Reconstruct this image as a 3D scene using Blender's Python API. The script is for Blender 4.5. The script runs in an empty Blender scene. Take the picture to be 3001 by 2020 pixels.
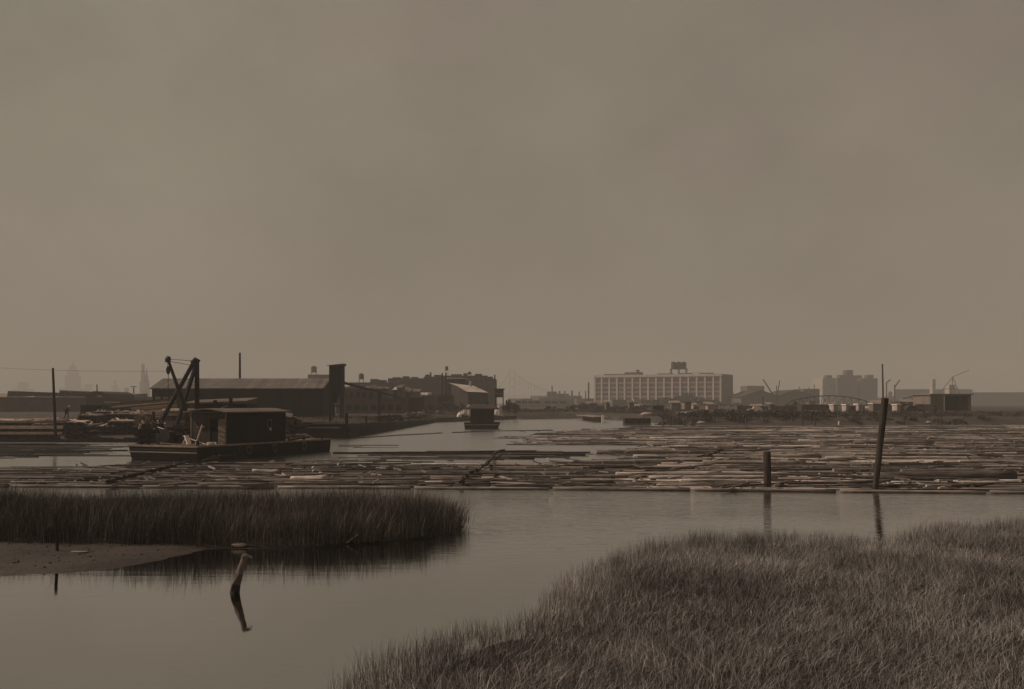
import bpy, math, random
import numpy as np
from mathutils import Vector, Matrix, noise as mnoise

# ------------------------------------------------------------------ camera, sky, sun, exposure
S = bpy.context.scene
COL = S.collection
F = 3001.0; CX = 1500.5; HY = 1180.0; CH = 4.2      # focal length in photo pixels, eye height 4.2 m over the water
cam = bpy.data.cameras.new("camera"); camo = bpy.data.objects.new("camera", cam); COL.objects.link(camo)
camo.location = (0, 0, CH); camo.rotation_euler = (math.radians(90), 0, 0)
cam.sensor_width = 36; cam.lens = 36; cam.shift_y = 170 / F; cam.clip_start = .1; cam.clip_end = 20000
S.camera = camo
SUN_EL, SUN_AZ = math.radians(43), math.radians(-83)          # azimuth measured from +Y (view direction) towards +X
sd = Vector((math.sin(SUN_AZ) * math.cos(SUN_EL), math.cos(SUN_AZ) * math.cos(SUN_EL), math.sin(SUN_EL)))
sun = bpy.data.lights.new("sun", 'SUN'); suno = bpy.data.objects.new("sun", sun); COL.objects.link(suno)
sun.energy = 5.0; sun.angle = math.radians(.6); sun.color = (1, .86, .73)
suno.rotation_euler = sd.to_track_quat('Z', 'Y').to_euler()
world = bpy.data.worlds.new("World"); S.world = world; world.use_nodes = True
nt = world.node_tree; nt.nodes.clear(); L = nt.links.new
def N(t, **k):
    n = nt.nodes.new(t)
    for a, b in k.items(): setattr(n, a, b)
    return n
sky = N('ShaderNodeTexSky', sky_type='NISHITA', sun_disc=False, sun_elevation=SUN_EL, sun_rotation=SUN_AZ, air_density=1.0, dust_density=6.0, ozone_density=1.0)
bw = N('ShaderNodeRGBToBW'); L(sky.outputs[0], bw.inputs[0])
pw = N('ShaderNodeMath', operation='POWER'); pw.inputs[1].default_value = .16; L(bw.outputs[0], pw.inputs[0])
tc = N('ShaderNodeTexCoord'); mp = N('ShaderNodeMapping'); mp.inputs['Scale'].default_value = (1.8, 1.8, 2.4); L(tc.outputs['Generated'], mp.inputs[0])
nz = N('ShaderNodeTexNoise'); nz.inputs['Scale'].default_value = 1.6; nz.inputs['Detail'].default_value = 10; nz.inputs['Roughness'].default_value = .62; L(mp.outputs[0], nz.inputs['Vector'])
mr = N('ShaderNodeMapRange'); mr.inputs['From Min'].default_value = .3; mr.inputs['From Max'].default_value = .7
mr.inputs['To Min'].default_value = .84; mr.inputs['To Max'].default_value = 1.14; L(nz.outputs['Fac'], mr.inputs['Value'])
mm = N('ShaderNodeMath', operation='MULTIPLY'); L(pw.outputs[0], mm.inputs[0]); L(mr.outputs[0], mm.inputs[1])
mp2 = N('ShaderNodeMapping'); mp2.inputs['Scale'].default_value = (1.2, 1.2, 2.2); mp2.inputs['Location'].default_value = (3.1, .7, .2); L(tc.outputs['Generated'], mp2.inputs[0])
nz2 = N('ShaderNodeTexNoise'); nz2.inputs['Scale'].default_value = 2.4; nz2.inputs['Detail'].default_value = 3; L(mp2.outputs[0], nz2.inputs['Vector'])
cr_ = N('ShaderNodeValToRGB'); cr_.color_ramp.elements[0].position = .38; cr_.color_ramp.elements[0].color = (.735, .618, .485, 1)
cr_.color_ramp.elements[1].position = .62; cr_.color_ramp.elements[1].color = (.735, .648, .495, 1); L(nz2.outputs['Fac'], cr_.inputs[0])
v2 = N('ShaderNodeVectorMath', operation='SCALE'); v2.inputs['Scale'].default_value = 1.98; L(cr_.outputs[0], v2.inputs[0])
vm = N('ShaderNodeVectorMath', operation='SCALE'); L(v2.outputs[0], vm.inputs[0]); L(mm.outputs[0], vm.inputs['Scale'])
bg = N('ShaderNodeBackground'); bg.inputs['Strength'].default_value = .15; L(vm.outputs[0], bg.inputs[0])
wo = N('ShaderNodeOutputWorld'); L(bg.outputs[0], wo.inputs[0])
S.view_settings.view_transform = 'Standard'; S.view_settings.look = 'None'
S.view_settings.exposure = -.19; S.view_settings.gamma = 1
S.cycles.max_bounces = 6; S.cycles.volume_bounces = 1; S.cycles.transparent_max_bounces = 8

R = random.Random(11)
rng = np.random.default_rng(5)
def X(px, d): return (px - CX) / F * d
def Z(py, d): return CH + (HY - py) / F * d
def P(px, py, d): return Vector((X(px, d), d, Z(py, d)))
def G(px, py, z=0.0):                      # point of a horizontal level seen at that photo pixel
    d = F * (CH - z) / (py - HY); return Vector((X(px, d), d, z))

# ------------------------------------------------------------------ helpers
def tag(o, label=None, cat=None, group=None, kind=None):
    if label: o['label'] = label
    if cat: o['category'] = cat
    if group: o['group'] = group
    if kind: o['kind'] = kind
    return o
def thing(name, label, cat, loc, group=None, rz=0):
    o = bpy.data.objects.new(name, None); COL.objects.link(o); o.location = loc; o.rotation_euler.z = rz
    o.empty_display_size = .5
    return tag(o, label, cat, group)
class MB:
    def __init__(s): s.v = []; s.f = []; s.t = []
    def add(s, vs, fs, t=1.0):
        n = len(s.v); s.v += [tuple(v) for v in vs]; s.f += [tuple(i + n for i in f) for f in fs]
        s.t += (list(t) if isinstance(t, (list, tuple)) else [t] * len(fs)); return s
    def box(s, x0, x1, y0, y1, z0, z1, t=1.0):
        return s.add([(x0,y0,z0),(x1,y0,z0),(x1,y1,z0),(x0,y1,z0),(x0,y0,z1),(x1,y0,z1),(x1,y1,z1),(x0,y1,z1)],
                     [(0,3,2,1),(4,5,6,7),(0,1,5,4),(1,2,6,5),(2,3,7,6),(3,0,4,7)], t)
    def quadbox(s, q, z0, z1, t=1.0):      # q: four xy corners (ccw), z1 may be 4 heights
        zz = z1 if isinstance(z1, (list, tuple)) else [z1] * 4
        return s.add([(a, b, z0) for a, b in q] + [(q[i][0], q[i][1], zz[i]) for i in range(4)],
                     [(0,3,2,1),(4,5,6,7),(0,1,5,4),(1,2,6,5),(2,3,7,6),(3,0,4,7)], t)
    def beam(s, a, b, w, h=None, t=1.0):
        a = Vector(a); b = Vector(b); h = h or w; d = (b - a).normalized()
        up = Vector((0, 0, 1)) if abs(d.z) < .95 else Vector((0, 1, 0))
        u = d.cross(up).normalized() * w / 2; v = u.cross(d).normalized() * h / 2
        vs = [a-u-v, a+u-v, a+u+v, a-u+v, b-u-v, b+u-v, b+u+v, b-u+v]
        return s.add(vs, [(0,1,2,3),(7,6,5,4),(0,4,5,1),(1,5,6,2),(2,6,7,3),(3,7,4,0)], t)
    def tube(s, pts, rad, n=8, t=1.0, tcap=None, rough=0.0):
        pts = [Vector(p) for p in pts]
        if not isinstance(rad, (list, tuple)): rad = [rad] * len(pts)
        base = len(s.v); k = len(pts); vs = []
        d0 = (pts[-1] - pts[0]).normalized(); up = Vector((0, 0, 1)) if abs(d0.z) < .9 else Vector((0, 1, 0))
        for i, p in enumerate(pts):
            d = (pts[min(i+1, k-1)] - pts[max(i-1, 0)]).normalized()
            u = d.cross(up).normalized(); v = u.cross(d)
            for j in range(n):
                a = 2 * math.pi * j / n; r = rad[i] * (1 + rough * (R.random() - .5))
                vs.append(p + u * (math.cos(a) * r) + v * (math.sin(a) * r))
        fs = []; ts = []
        for i in range(k - 1):
            for j in range(n):
                fs.append((i*n+j, i*n+(j+1) % n, (i+1)*n+(j+1) % n, (i+1)*n+j)); ts.append(t)
        fs.append(tuple(range(n-1, -1, -1))); fs.append(tuple((k-1)*n + j for j in range(n))); ts += [tcap or t] * 2
        return s.add(vs, fs, ts)
    def cone(s, c, r0, r1, z0, z1, n=12, t=1.0):
        return s.tube([(c[0], c[1], z0), (c[0], c[1], z1)], [r0, r1], n, t)
    def build(s, name, mat, parent=None, world=True, smooth=False, origin=None):
        me = bpy.data.meshes.new(name)
        if parent is not None:
            off = Vector((0, 0, 0))
            if world:
                q = parent
                while q is not None: off += q.location; q = q.parent
        elif origin is not None: off = Vector(origin)
        else:
            a = np.array(s.v); off = Vector(((a[:,0].min()+a[:,0].max())/2, (a[:,1].min()+a[:,1].max())/2, a[:,2].min()))
        me.from_pydata([(v[0]-off.x, v[1]-off.y, v[2]-off.z) for v in s.v], [], s.f)
        at = me.attributes.new('tone', 'FLOAT', 'FACE'); at.data.foreach_set('value', np.array(s.t, dtype=np.float32))
        if smooth: me.polygons.foreach_set('use_smooth', [True] * len(me.polygons))
        me.materials.append(mat); me.update()
        o = bpy.data.objects.new(name, me); COL.objects.link(o)
        if parent is not None: o.parent = parent
        else: o.location = off
        return o

def mat(name, col, rough=.85, var=.25, scale=1.5, stretch=(1, 1, 1), big=.15, spec=.12, joints=None, bump=0.0, metallic=0.0, joint_dark=.55):
    m = bpy.data.materials.new(name); m.use_nodes = True; t = m.node_tree; b = t.nodes['Principled BSDF']; l = t.links.new
    def nn(ty, **k):
        n = t.nodes.new(ty)
        for a, c in k.items(): setattr(n, a, c)
        return n
    tcd = nn('ShaderNodeTexCoord'); mpp = nn('ShaderNodeMapping'); mpp.inputs['Scale'].default_value = [scale * q for q in stretch]; l(tcd.outputs['Object'], mpp.inputs[0])
    n1 = nn('ShaderNodeTexNoise'); n1.inputs['Scale'].default_value = 1; n1.inputs['Detail'].default_value = 6; n1.inputs['Roughness'].default_value = .65; l(mpp.outputs[0], n1.inputs['Vector'])
    r1 = nn('ShaderNodeMapRange'); r1.inputs['From Min'].default_value = .3; r1.inputs['From Max'].default_value = .7; r1.inputs['To Min'].default_value = 1-var; r1.inputs['To Max'].default_value = 1+var; l(n1.outputs['Fac'], r1.inputs['Value'])
    n2 = nn('ShaderNodeTexNoise'); n2.inputs['Scale'].default_value = .35; n2.inputs['Detail'].default_value = 3; l(tcd.outputs['Object'], n2.inputs['Vector'])
    r2 = nn('ShaderNodeMapRange'); r2.inputs['From Min'].default_value = .3; r2.inputs['From Max'].default_value = .7; r2.inputs['To Min'].default_value = 1-big; r2.inputs['To Max'].default_value = 1+big; l(n2.outputs['Fac'], r2.inputs['Value'])
    at = nn('ShaderNodeAttribute', attribute_name='tone')
    m1 = nn('ShaderNodeMath', operation='MULTIPLY'); l(r1.outputs[0], m1.inputs[0]); l(r2.outputs[0], m1.inputs[1])
    m2 = nn('ShaderNodeMath', operation='MULTIPLY'); l(m1.outputs[0], m2.inputs[0]); l(at.outputs['Fac'], m2.inputs[1])
    last = m2
    if joints:                              # thin dark joints between boards: (axis, board width)
        for ax, w in joints:
            sp = nn('ShaderNodeSeparateXYZ'); l(tcd.outputs['Object'], sp.inputs[0])
            dv = nn('ShaderNodeMath', operation='DIVIDE'); l(sp.outputs['XYZ'.index(ax)], dv.inputs[0]); dv.inputs[1].default_value = w
            fr = nn('ShaderNodeMath', operation='FRACT'); l(dv.outputs[0], fr.inputs[0])
            gt = nn('ShaderNodeMath', operation='GREATER_THAN'); l(fr.outputs[0], gt.inputs[0]); gt.inputs[1].default_value = .14
            rr = nn('ShaderNodeMapRange'); l(gt.outputs[0], rr.inputs['Value']); rr.inputs['To Min'].default_value = joint_dark; rr.inputs['To Max'].default_value = 1
            fl = nn('ShaderNodeMath', operation='FLOOR'); l(dv.outputs[0], fl.inputs[0])
            wn = nn('ShaderNodeTexWhiteNoise', noise_dimensions='1D'); l(fl.outputs[0], wn.inputs['W'])
            wr = nn('ShaderNodeMapRange'); l(wn.outputs['Value'], wr.inputs['Value']); wr.inputs['To Min'].default_value = .82; wr.inputs['To Max'].default_value = 1.18
            ma = nn('ShaderNodeMath', operation='MULTIPLY'); l(rr.outputs[0], ma.inputs[0]); l(wr.outputs[0], ma.inputs[1])
            mb = nn('ShaderNodeMath', operation='MULTIPLY'); l(last.outputs[0], mb.inputs[0]); l(ma.outputs[0], mb.inputs[1]); last = mb
    sc = nn('ShaderNodeVectorMath', operation='SCALE'); sc.inputs[0].default_value = col; l(last.outputs[0], sc.inputs['Scale'])
    l(sc.outputs[0], b.inputs['Base Color'])
    b.inputs['Roughness'].default_value = rough; b.inputs['Specular IOR Level'].default_value = spec; b.inputs['Metallic'].default_value = metallic
    if bump:
        bp = nn('ShaderNodeBump'); bp.inputs['Strength'].default_value = bump; bp.inputs['Distance'].default_value = .05
        l(n1.outputs['Fac'], bp.inputs['Height']); l(bp.outputs[0], b.inputs['Normal'])
    return m
def sep(v, k=1.0): return (v, v * (1 - .25 * k), v * (1 - .40 * k))     # the warm brown hue of the place
M = {
 'log':    mat('log_bark', sep(.098, .72), var=.75, scale=1.0, stretch=(.9, 12, 12), big=.35, bump=.9),
 'lumber': mat('sawn_lumber', sep(.055), var=.3, scale=1.2, stretch=(1, 1, 4), big=.2),
 'pale':   mat('pale_timber', sep(.42, .8), var=.25, scale=1.5, stretch=(.6, 4, 4)),
 'dark':   mat('tarred_wood', sep(.014), var=.4, scale=1.5, stretch=(1, 1, 5), big=.3),
 'hull':   mat('hull_planks', sep(.010), var=.4, scale=1.2, stretch=(1, 1, 6), big=.35, joints=[('Z', .22)]),
 'hullend':mat('hull_end_planks', sep(.05), var=.4, scale=1.2, stretch=(1, 1, 6), big=.35, joints=[('Z', .22)]),
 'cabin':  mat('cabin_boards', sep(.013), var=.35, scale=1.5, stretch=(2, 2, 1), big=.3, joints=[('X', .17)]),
 'cabinend':mat('sunlit_cabin_boards', sep(.035), var=.35, scale=1.5, stretch=(2, 2, 1), big=.3, joints=[('Y', .17)]),  # paler copy of the cabin boards, sun on the end put into colour
 'deck':   mat('deck_boards', sep(.13), var=.4, scale=2, big=.3, joints=[('X', .2)]),
 'tar':    mat('tar_roof', sep(.085), var=.25, scale=1.2, big=.3),
 'rail':   mat('grey_wood', sep(.15), var=.3, scale=2),
 'shed':   mat('shed_wall_boards', sep(.016), var=.25, scale=1.2, stretch=(2, 2, .4), big=.25, joints=[('X', .6)], joint_dark=.8),
 'shedroof':mat('corrugated_roof', sep(.085, .65), var=.2, scale=1.0, stretch=(2, .4, .4), big=.2, joints=[('X', .75)], joint_dark=.7),
 'brick':  mat('dark_brick', sep(.085), var=.25, scale=1.2, big=.2),
 'brick2': mat('sooty_brick', sep(.034), var=.25, scale=1.2, big=.2),
 'mass':   mat('soot_brown_masonry', sep(.046), var=.25, scale=.25, big=.3),
 'masstwo':mat('grey_masonry', sep(.075), var=.2, scale=.25, big=.3),
 'white':  mat('white_stucco', sep(.42, .6), var=.12, scale=.3, big=.08),
 'conc':   mat('pale_concrete', sep(.28, .7), var=.2, scale=.3, big=.15),
 'glass':  mat('dark_window_glass', sep(.05), rough=.35, var=.35, scale=.4, spec=.5),
 'spandrel':mat('spandrel_brick', sep(.25), var=.2, scale=.4, big=.15),
 'side':   mat('grey_side_wall', sep(.14), var=.15, scale=.2),
 'iron':   mat('rusty_iron', sep(.018), var=.3, scale=3, rough=.6),
 'steelfar':mat('grey_steel', sep(.09), var=.2, scale=.1),
 'tankwood':mat('tank_staves', sep(.075), var=.25, scale=2, joints=[('X', .5)]),
 'opening':mat('dark_opening', sep(.005), var=.1),
 'pile':   mat('weathered_pile', sep(.038), var=.45, scale=2.2, stretch=(3, 3, .35), big=.35, bump=.6),
 'stump':  mat('bleached_stump', sep(.12, .8), var=.5, scale=6, stretch=(2, 2, .5), big=.3, bump=.8),
 'rock':   mat('pale_stone', sep(.24, .7), var=.3, scale=4),
 'land':   mat('bank_soil', sep(.036), var=.35, scale=.5, big=.25, bump=.3),
 'mud':    mat('tidal_mud', sep(.034), rough=.65, var=.4, scale=5, big=.35, bump=1.0, spec=.15),
 'marsh':  mat('marsh_peat', sep(.018), var=.4, scale=3, big=.3),
 'reed':   mat('reed_blades', sep(.066, .85), rough=.7, var=.2, scale=1.2, big=.3, spec=.2),
 'grass':  mat('marsh_grass_blades', sep(.17, .5), rough=.65, var=.25, scale=.8, big=.3, spec=.25),
 'scrub':  mat('bank_scrub', sep(.055), var=.3, scale=.15, big=.2),
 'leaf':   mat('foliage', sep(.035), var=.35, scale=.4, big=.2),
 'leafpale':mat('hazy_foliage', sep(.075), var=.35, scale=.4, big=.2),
 'bark':   mat('tree_bark', sep(.05), var=.3, scale=3),
 'cloth':  mat('pale_shirt_cloth', sep(.45, .7), var=.1, scale=8),
 'trouser':mat('dark_trouser_cloth', sep(.035), var=.1, scale=8),
 'skin':   mat('skin', sep(.26), var=.05, scale=8),
 'paint':  mat('white_paint', sep(.7, .6), rough=.5, var=.12, scale=2),
 'carblack':mat('black_car_paint', sep(.02), rough=.3, var=.1, scale=2, spec=.5),
 'tyre':   mat('tyre_rubber', sep(.02), var=.1),
}

# ------------------------------------------------------------------ water and land
def water_mat():
    m = bpy.data.materials.new('creek_water'); m.use_nodes = True; t = m.node_tree; b = t.nodes['Principled BSDF']; l = t.links.new
    b.inputs['Base Color'].default_value = (.46, .445, .43, 1); b.inputs['Metallic'].default_value = 1; b.inputs['Roughness'].default_value = .02
    tcd = t.nodes.new('ShaderNodeTexCoord')
    def nz(sx, sy, sc, det):
        mp = t.nodes.new('ShaderNodeMapping'); mp.inputs['Scale'].default_value = (sx, sy, 1); mp.inputs['Rotation'].default_value = (0, 0, .12); l(tcd.outputs['Object'], mp.inputs[0])
        n = t.nodes.new('ShaderNodeTexNoise'); n.inputs['Scale'].default_value = sc; n.inputs['Detail'].default_value = det; l(mp.outputs[0], n.inputs['Vector']); return n
    a = nz(.5, 2.2, 1.0, 2); c = nz(1.2, 5.5, 1.6, 3); w = nz(.05, .12, 1, 2)
    # wind patches: ruffled water beyond, calm near the reed island
    sx = t.nodes.new('ShaderNodeSeparateXYZ'); l(tcd.outputs['Object'], sx.inputs[0])
    r = t.nodes.new('ShaderNodeMapRange'); r.inputs['From Min'].default_value = 24; r.inputs['From Max'].default_value = 44; r.inputs['To Min'].default_value = .06; r.inputs['To Max'].default_value = .95; l(sx.outputs['Y'], r.inputs['Value'])
    w2 = t.nodes.new('ShaderNodeMapRange'); w2.inputs['From Min'].default_value = .35; w2.inputs['From Max'].default_value = .65; w2.inputs['To Min'].default_value = .5; w2.inputs['To Max'].default_value = 1.3; l(w.outputs['Fac'], w2.inputs['Value'])
    rf_ = t.nodes.new('ShaderNodeMapRange'); rf_.inputs['From Min'].default_value = 50; rf_.inputs['From Max'].default_value = 75; rf_.inputs['To Min'].default_value = 1; rf_.inputs['To Max'].default_value = .22; l(sx.outputs['Y'], rf_.inputs['Value'])
    m0 = t.nodes.new('ShaderNodeMath'); m0.operation = 'MULTIPLY'; l(r.outputs[0], m0.inputs[0]); l(rf_.outputs[0], m0.inputs[1])
    ms = t.nodes.new('ShaderNodeMath'); ms.operation = 'MULTIPLY'; l(m0.outputs[0], ms.inputs[0]); l(w2.outputs[0], ms.inputs[1])
    ro = t.nodes.new('ShaderNodeMapRange'); ro.inputs['From Min'].default_value = 45; ro.inputs['From Max'].default_value = 90; ro.inputs['To Min'].default_value = .03; ro.inputs['To Max'].default_value = .24; l(sx.outputs['Y'], ro.inputs['Value']); l(ro.outputs[0], b.inputs['Roughness'])
    ad = t.nodes.new('ShaderNodeMath'); ad.operation = 'MULTIPLY_ADD'; l(c.outputs['Fac'], ad.inputs[0]); ad.inputs[1].default_value = .45; l(a.outputs['Fac'], ad.inputs[2])
    bp = t.nodes.new('ShaderNodeBump'); bp.inputs['Distance'].default_value = .045; l(ms.outputs[0], bp.inputs['Strength']); l(ad.outputs[0], bp.inputs['Height']); l(bp.outputs[0], b.inputs['Normal'])
    return m
w = MB().add([(-700, -30, 0), (700, -30, 0), (700, 420, 0), (-700, 420, 0)], [(0, 1, 2, 3)]).build('water', water_mat(), origin=(0, 0, 0))
tag(w, 'calm brown creek water with faint ripples', kind='structure')

def sdf(px, py, poly):
    """signed distance (positive inside) of points to a polygon"""
    poly = np.array(poly, float); a = poly; b = np.roll(poly, -1, axis=0)
    d = np.full(px.shape, 1e9); ins = np.zeros(px.shape, bool)
    for (x0, y0), (x1, y1) in zip(a, b):
        ex, ey = x1-x0, y1-y0; t = np.clip(((px-x0)*ex + (py-y0)*ey) / (ex*ex+ey*ey+1e-9), 0, 1)
        d = np.minimum(d, np.hypot(px-x0-t*ex, py-y0-t*ey))
        c = ((y0 > py) != (y1 > py)); ins ^= c & (px < (x1-x0)*(py-y0)/((y1-y0) if y1 != y0 else 1e-9) + x0)
    return np.where(ins, d, -d)
def fnoise(x, y, s, seed=0):
    """smooth value noise on arrays"""
    x = x / s + seed * 17.3; y = y / s - seed * 9.1
    xi = np.floor(x).astype(np.int64); yi = np.floor(y).astype(np.int64); fx = x - xi; fy = y - yi
    def h(a, b):
        q = (a * 374761393 + b * 668265263 + seed * 1442695) & 0x7fffffff; q = ((q ^ (q >> 13)) * 1274126177) & 0x7fffffff
        return ((q ^ (q >> 16)) & 0xffff) / 65535.0
    fx = fx*fx*(3-2*fx); fy = fy*fy*(3-2*fy)
    return (h(xi, yi)*(1-fx) + h(xi+1, yi)*fx)*(1-fy) + (h(xi, yi+1)*(1-fx) + h(xi+1, yi+1)*fx)*fy
def smooth(t): t = np.clip(t, 0, 1); return t*t*(3-2*t)
def terrain(name, poly, xs, ys, hfun, material, label):
    gx, gy = np.meshgrid(xs, ys); s = sdf(gx.ravel(), gy.ravel(), poly).reshape(gx.shape)
    s = s + (fnoise(gx, gy, 1.1 if name != 'ground' else 6, 3) - .5) * (.5 if name != 'ground' else 2.5)
    h = hfun(gx, gy, s); nx, ny = len(xs), len(ys)
    v = np.stack([gx, gy, h], -1).reshape(-1, 3); keep = (s > (-3 if name != 'ground' else -40))
    fs = []
    K = keep.ravel()
    for j in range(ny-1):
        for i in range(nx-1):
            a = j*nx+i
            if K[a] or K[a+1] or K[a+nx] or K[a+nx+1]: fs.append((a, a+1, a+nx+1, a+nx))
    mb = MB(); mb.v = [tuple(q) for q in v]; mb.f = fs; mb.t = [1.0]*len(fs)
    o = mb.build(name, material, origin=(0, 0, 0), smooth=True)
    return tag(o, label, kind='structure')
def gp(px, py): p = G(px, py); return (p.x, p.y)
SHORE = [(-900, 95), (-140, 100)] + [gp(*q) for q in [(-500, 1289), (0, 1290), (430, 1291), (700, 1299), (900, 1298), (1029, 1283), (1273, 1239), (1400, 1233), (1510, 1229), (1700, 1227), (1790, 1231), (1860, 1234), (1930, 1241), (2050, 1246), (2300, 1247), (2500, 1246), (2818, 1245), (3400, 1245)]] + [(900, 190), (6000, 190), (6000, 6000), (-6000, 6000), (-6000, 95)]
SHORE = SHORE[2:]; SHORE = [(-6000, 100)] + SHORE
def land_h(x, y, s):
    px = CX + x / np.maximum(y, 1) * F
    left = smooth((1100 - px) / 300)
    s = s - 2.6 * smooth((px - 840) / 40) * smooth((1530 - px) / 20) * (y < 300)
    top = left * (.45 + 1.05 * smooth((y - 122) / 40)) + (1 - left) * (1.45 + .55 * smooth((px - 1900) / 500) * smooth((y - 203) / 20))
    ramp = 3 + 9 * smooth((px - 1900) / 300)
    h = -.8 + (top + .8) * smooth(s / ramp + .42)
    return h + (fnoise(x, y, 7, 2) - .5) * .35 * smooth(s / 4) * (y < 420)
xs = np.concatenate([-np.geomspace(6000, 180, 26), np.arange(-178, 179, 2.2), np.geomspace(181, 6000, 26)])
ys = np.concatenate([np.arange(92, 300, 2.0), np.arange(300, 420, 8), np.geomspace(425, 6000, 30)])
terrain('ground', SHORE, xs, ys, land_h, M['land'], 'low bank and flat industrial land beyond the creek')

ISL = [(-60, 30.6)] + [gp(*q) for q in [(-400, 1592), (0, 1596), (300, 1602), (650, 1606), (900, 1604), (1150, 1588), (1290, 1568), (1352, 1545), (1345, 1532)]] + [G(1290, 1522).xy[:], G(1150, 1520).xy[:], G(600, 1516).xy[:], G(0, 1512).xy[:], (-60, 38)]
ISL = [tuple(q) for q in ISL]
terrain('mudflat_under_reeds', ISL, np.arange(-45, 3, .35), np.arange(27, 41, .35), lambda x, y, s: -.3 + .5*smooth((s+1.0)/1.6), M['marsh'], 'dark peat of the reed island')
MUD = [gp(*q) for q in [(-600, 1580), (0, 1580), (900, 1585), (1060, 1590), (1000, 1607), (800, 1612), (640, 1618), (520, 1637), (400, 1662), (340, 1676), (250, 1684), (130, 1692), (0, 1700), (-600, 1720)]]
terrain('mudflat', MUD, np.arange(-42, -2, .3), np.arange(22, 34, .25), lambda x, y, s: -.14 + .22*smooth((s+.9)/2.2) + .04*(fnoise(x, y, .5, 8)-.5), M['mud'], 'wet mudflat sloping from the reeds to the water')
MAR = [gp(*q) for q in [(880, 2400), (1040, 2060), (1170, 1985), (1310, 1905), (1500, 1872), (1610, 1835), (1700, 1712), (1790, 1678), (1900, 1642), (2050, 1608), (2250, 1602), (2400, 1602), (2500, 1610), (2600, 1620), (2700, 1586), (2818, 1562), (3100, 1550), (3800, 1550)]] + [(45, 5), (-3, 5)]
terrain('marsh', MAR, np.arange(-6, 50, .4), np.arange(5, 42, .4), lambda x, y, s: -.3 + .46*smooth((s+.25)/1.2) + .05*(fnoise(x, y, 1.5, 4)-.5), M['marsh'], 'dark marsh ground of the near bank')

# ------------------------------------------------------------------ grass
def blades(name, pts, z0, h, wid, lean, tones, material, seg=(0, .45, .8, 1)):
    n = len(pts); az = rng.uniform(0, 2*np.pi, n); wx = np.cos(az)*wid/2; wy = np.sin(az)*wid/2
    wf = [1, .85, .5, 0]; V = []
    for k, s in enumerate(seg):
        cx = pts[:, 0] + lean[:, 0]*h*s**2; cy = pts[:, 1] + lean[:, 1]*h*s**2
        ll = np.hypot(lean[:, 0], lean[:, 1]); cz = z0 + h*s*(1 - .35*np.minimum(ll, 1.6)*s)
        if k < 3: V += [np.stack([cx-wx*wf[k], cy-wy*wf[k], cz], -1), np.stack([cx+wx*wf[k], cy+wy*wf[k], cz], -1)]
        else: V += [np.stack([cx, cy, cz], -1)]
    V = np.stack(V, 1).reshape(-1, 3); b = (np.arange(n)*7)[:, None]
    loops = np.concatenate([b+np.array([[0, 1, 3, 2]]), b+np.array([[2, 3, 5, 4]]), b+np.array([[4, 5, 6]])], 1).ravel()
    starts = (np.arange(n)[:, None]*11 + np.array([[0, 4, 8]])).ravel()
    me = bpy.data.meshes.new(name); me.vertices.add(n*7); me.vertices.foreach_set('co', V.ravel().astype(np.float32))
    me.loops.add(n*11); me.loops.foreach_set('vertex_index', loops.astype(np.int32)); me.polygons.add(n*3); me.polygons.foreach_set('loop_start', starts.astype(np.int32))
    me.update(calc_edges=True)
    at = me.attributes.new('tone', 'FLOAT', 'FACE'); at.data.foreach_set('value', np.repeat(tones, 3).astype(np.float32))
    me.materials.append(material); o = bpy.data.objects.new(name, me); COL.objects.link(o); return o
def scatter(poly, n, margin=0.0):
    a = np.array(poly); lo = a.min(0); hi = a.max(0); p = rng.uniform(lo, hi, (n*6, 2))
    s = sdf(p[:, 0], p[:, 1], poly); k = s > margin; return p[k][:n], s[k][:n]
def clump(poly, ncl, per, sig, hmean, hvar, w, leanamt, seed, margin=.1):
    c, s = scatter(poly, ncl, margin)
    cl = np.repeat(np.arange(len(c)), per); pts = c[cl] + rng.normal(0, sig, (len(cl), 2)); ss = s[cl]
    chh = hmean * (1 + hvar*(fnoise(c[:, 0], c[:, 1], 2.2, seed)-.5)*2) * rng.uniform(.8, 1.2, len(c))
    h = chh[cl] * rng.uniform(.55, 1.12, len(cl))
    wind = np.stack([(fnoise(c[:, 0], c[:, 1], 1.6, seed+1)-.5), (fnoise(c[:, 0], c[:, 1], 1.6, seed+2)-.5)], -1)*leanamt*2.2
    out = (pts - c[cl]) / sig * .10
    lean = wind[cl]*.55 + out + rng.normal(0, leanamt*.75, (len(cl), 2))
    brk = rng.random(len(cl)) < .06; lean[brk] *= 2.6
    ton = (.45 + .6*fnoise(c[:, 0], c[:, 1], 3.1, seed+3) + .55*fnoise(c[:, 0], c[:, 1], .9, seed+4))[cl] * rng.choice([.35, .6, .8, 1.0, 1.25, 1.9], len(cl), p=[.12, .2, .22, .22, .16, .08])
    return pts, ss, h, lean, ton, rng.uniform(.7, 1.3, len(cl))*w
# reed island
MI = [q for q in ISL]
p, s, h, le, to, wd = clump(MI, 15000, 13, .17, 1.08, 0.24, .0115, .22, 21, -.12)
tipf = 1 - .30*smooth((1.2 - s)/1.2)*smooth((p[:, 0] + 6)/4)
z0 = -.05 + .12*np.ones(len(p))
o = blades('reeds', p, z0, h*tipf, wd, le, to, M['reed']); tag(o, 'dense dark reeds covering the low island', kind='stuff')
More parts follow.
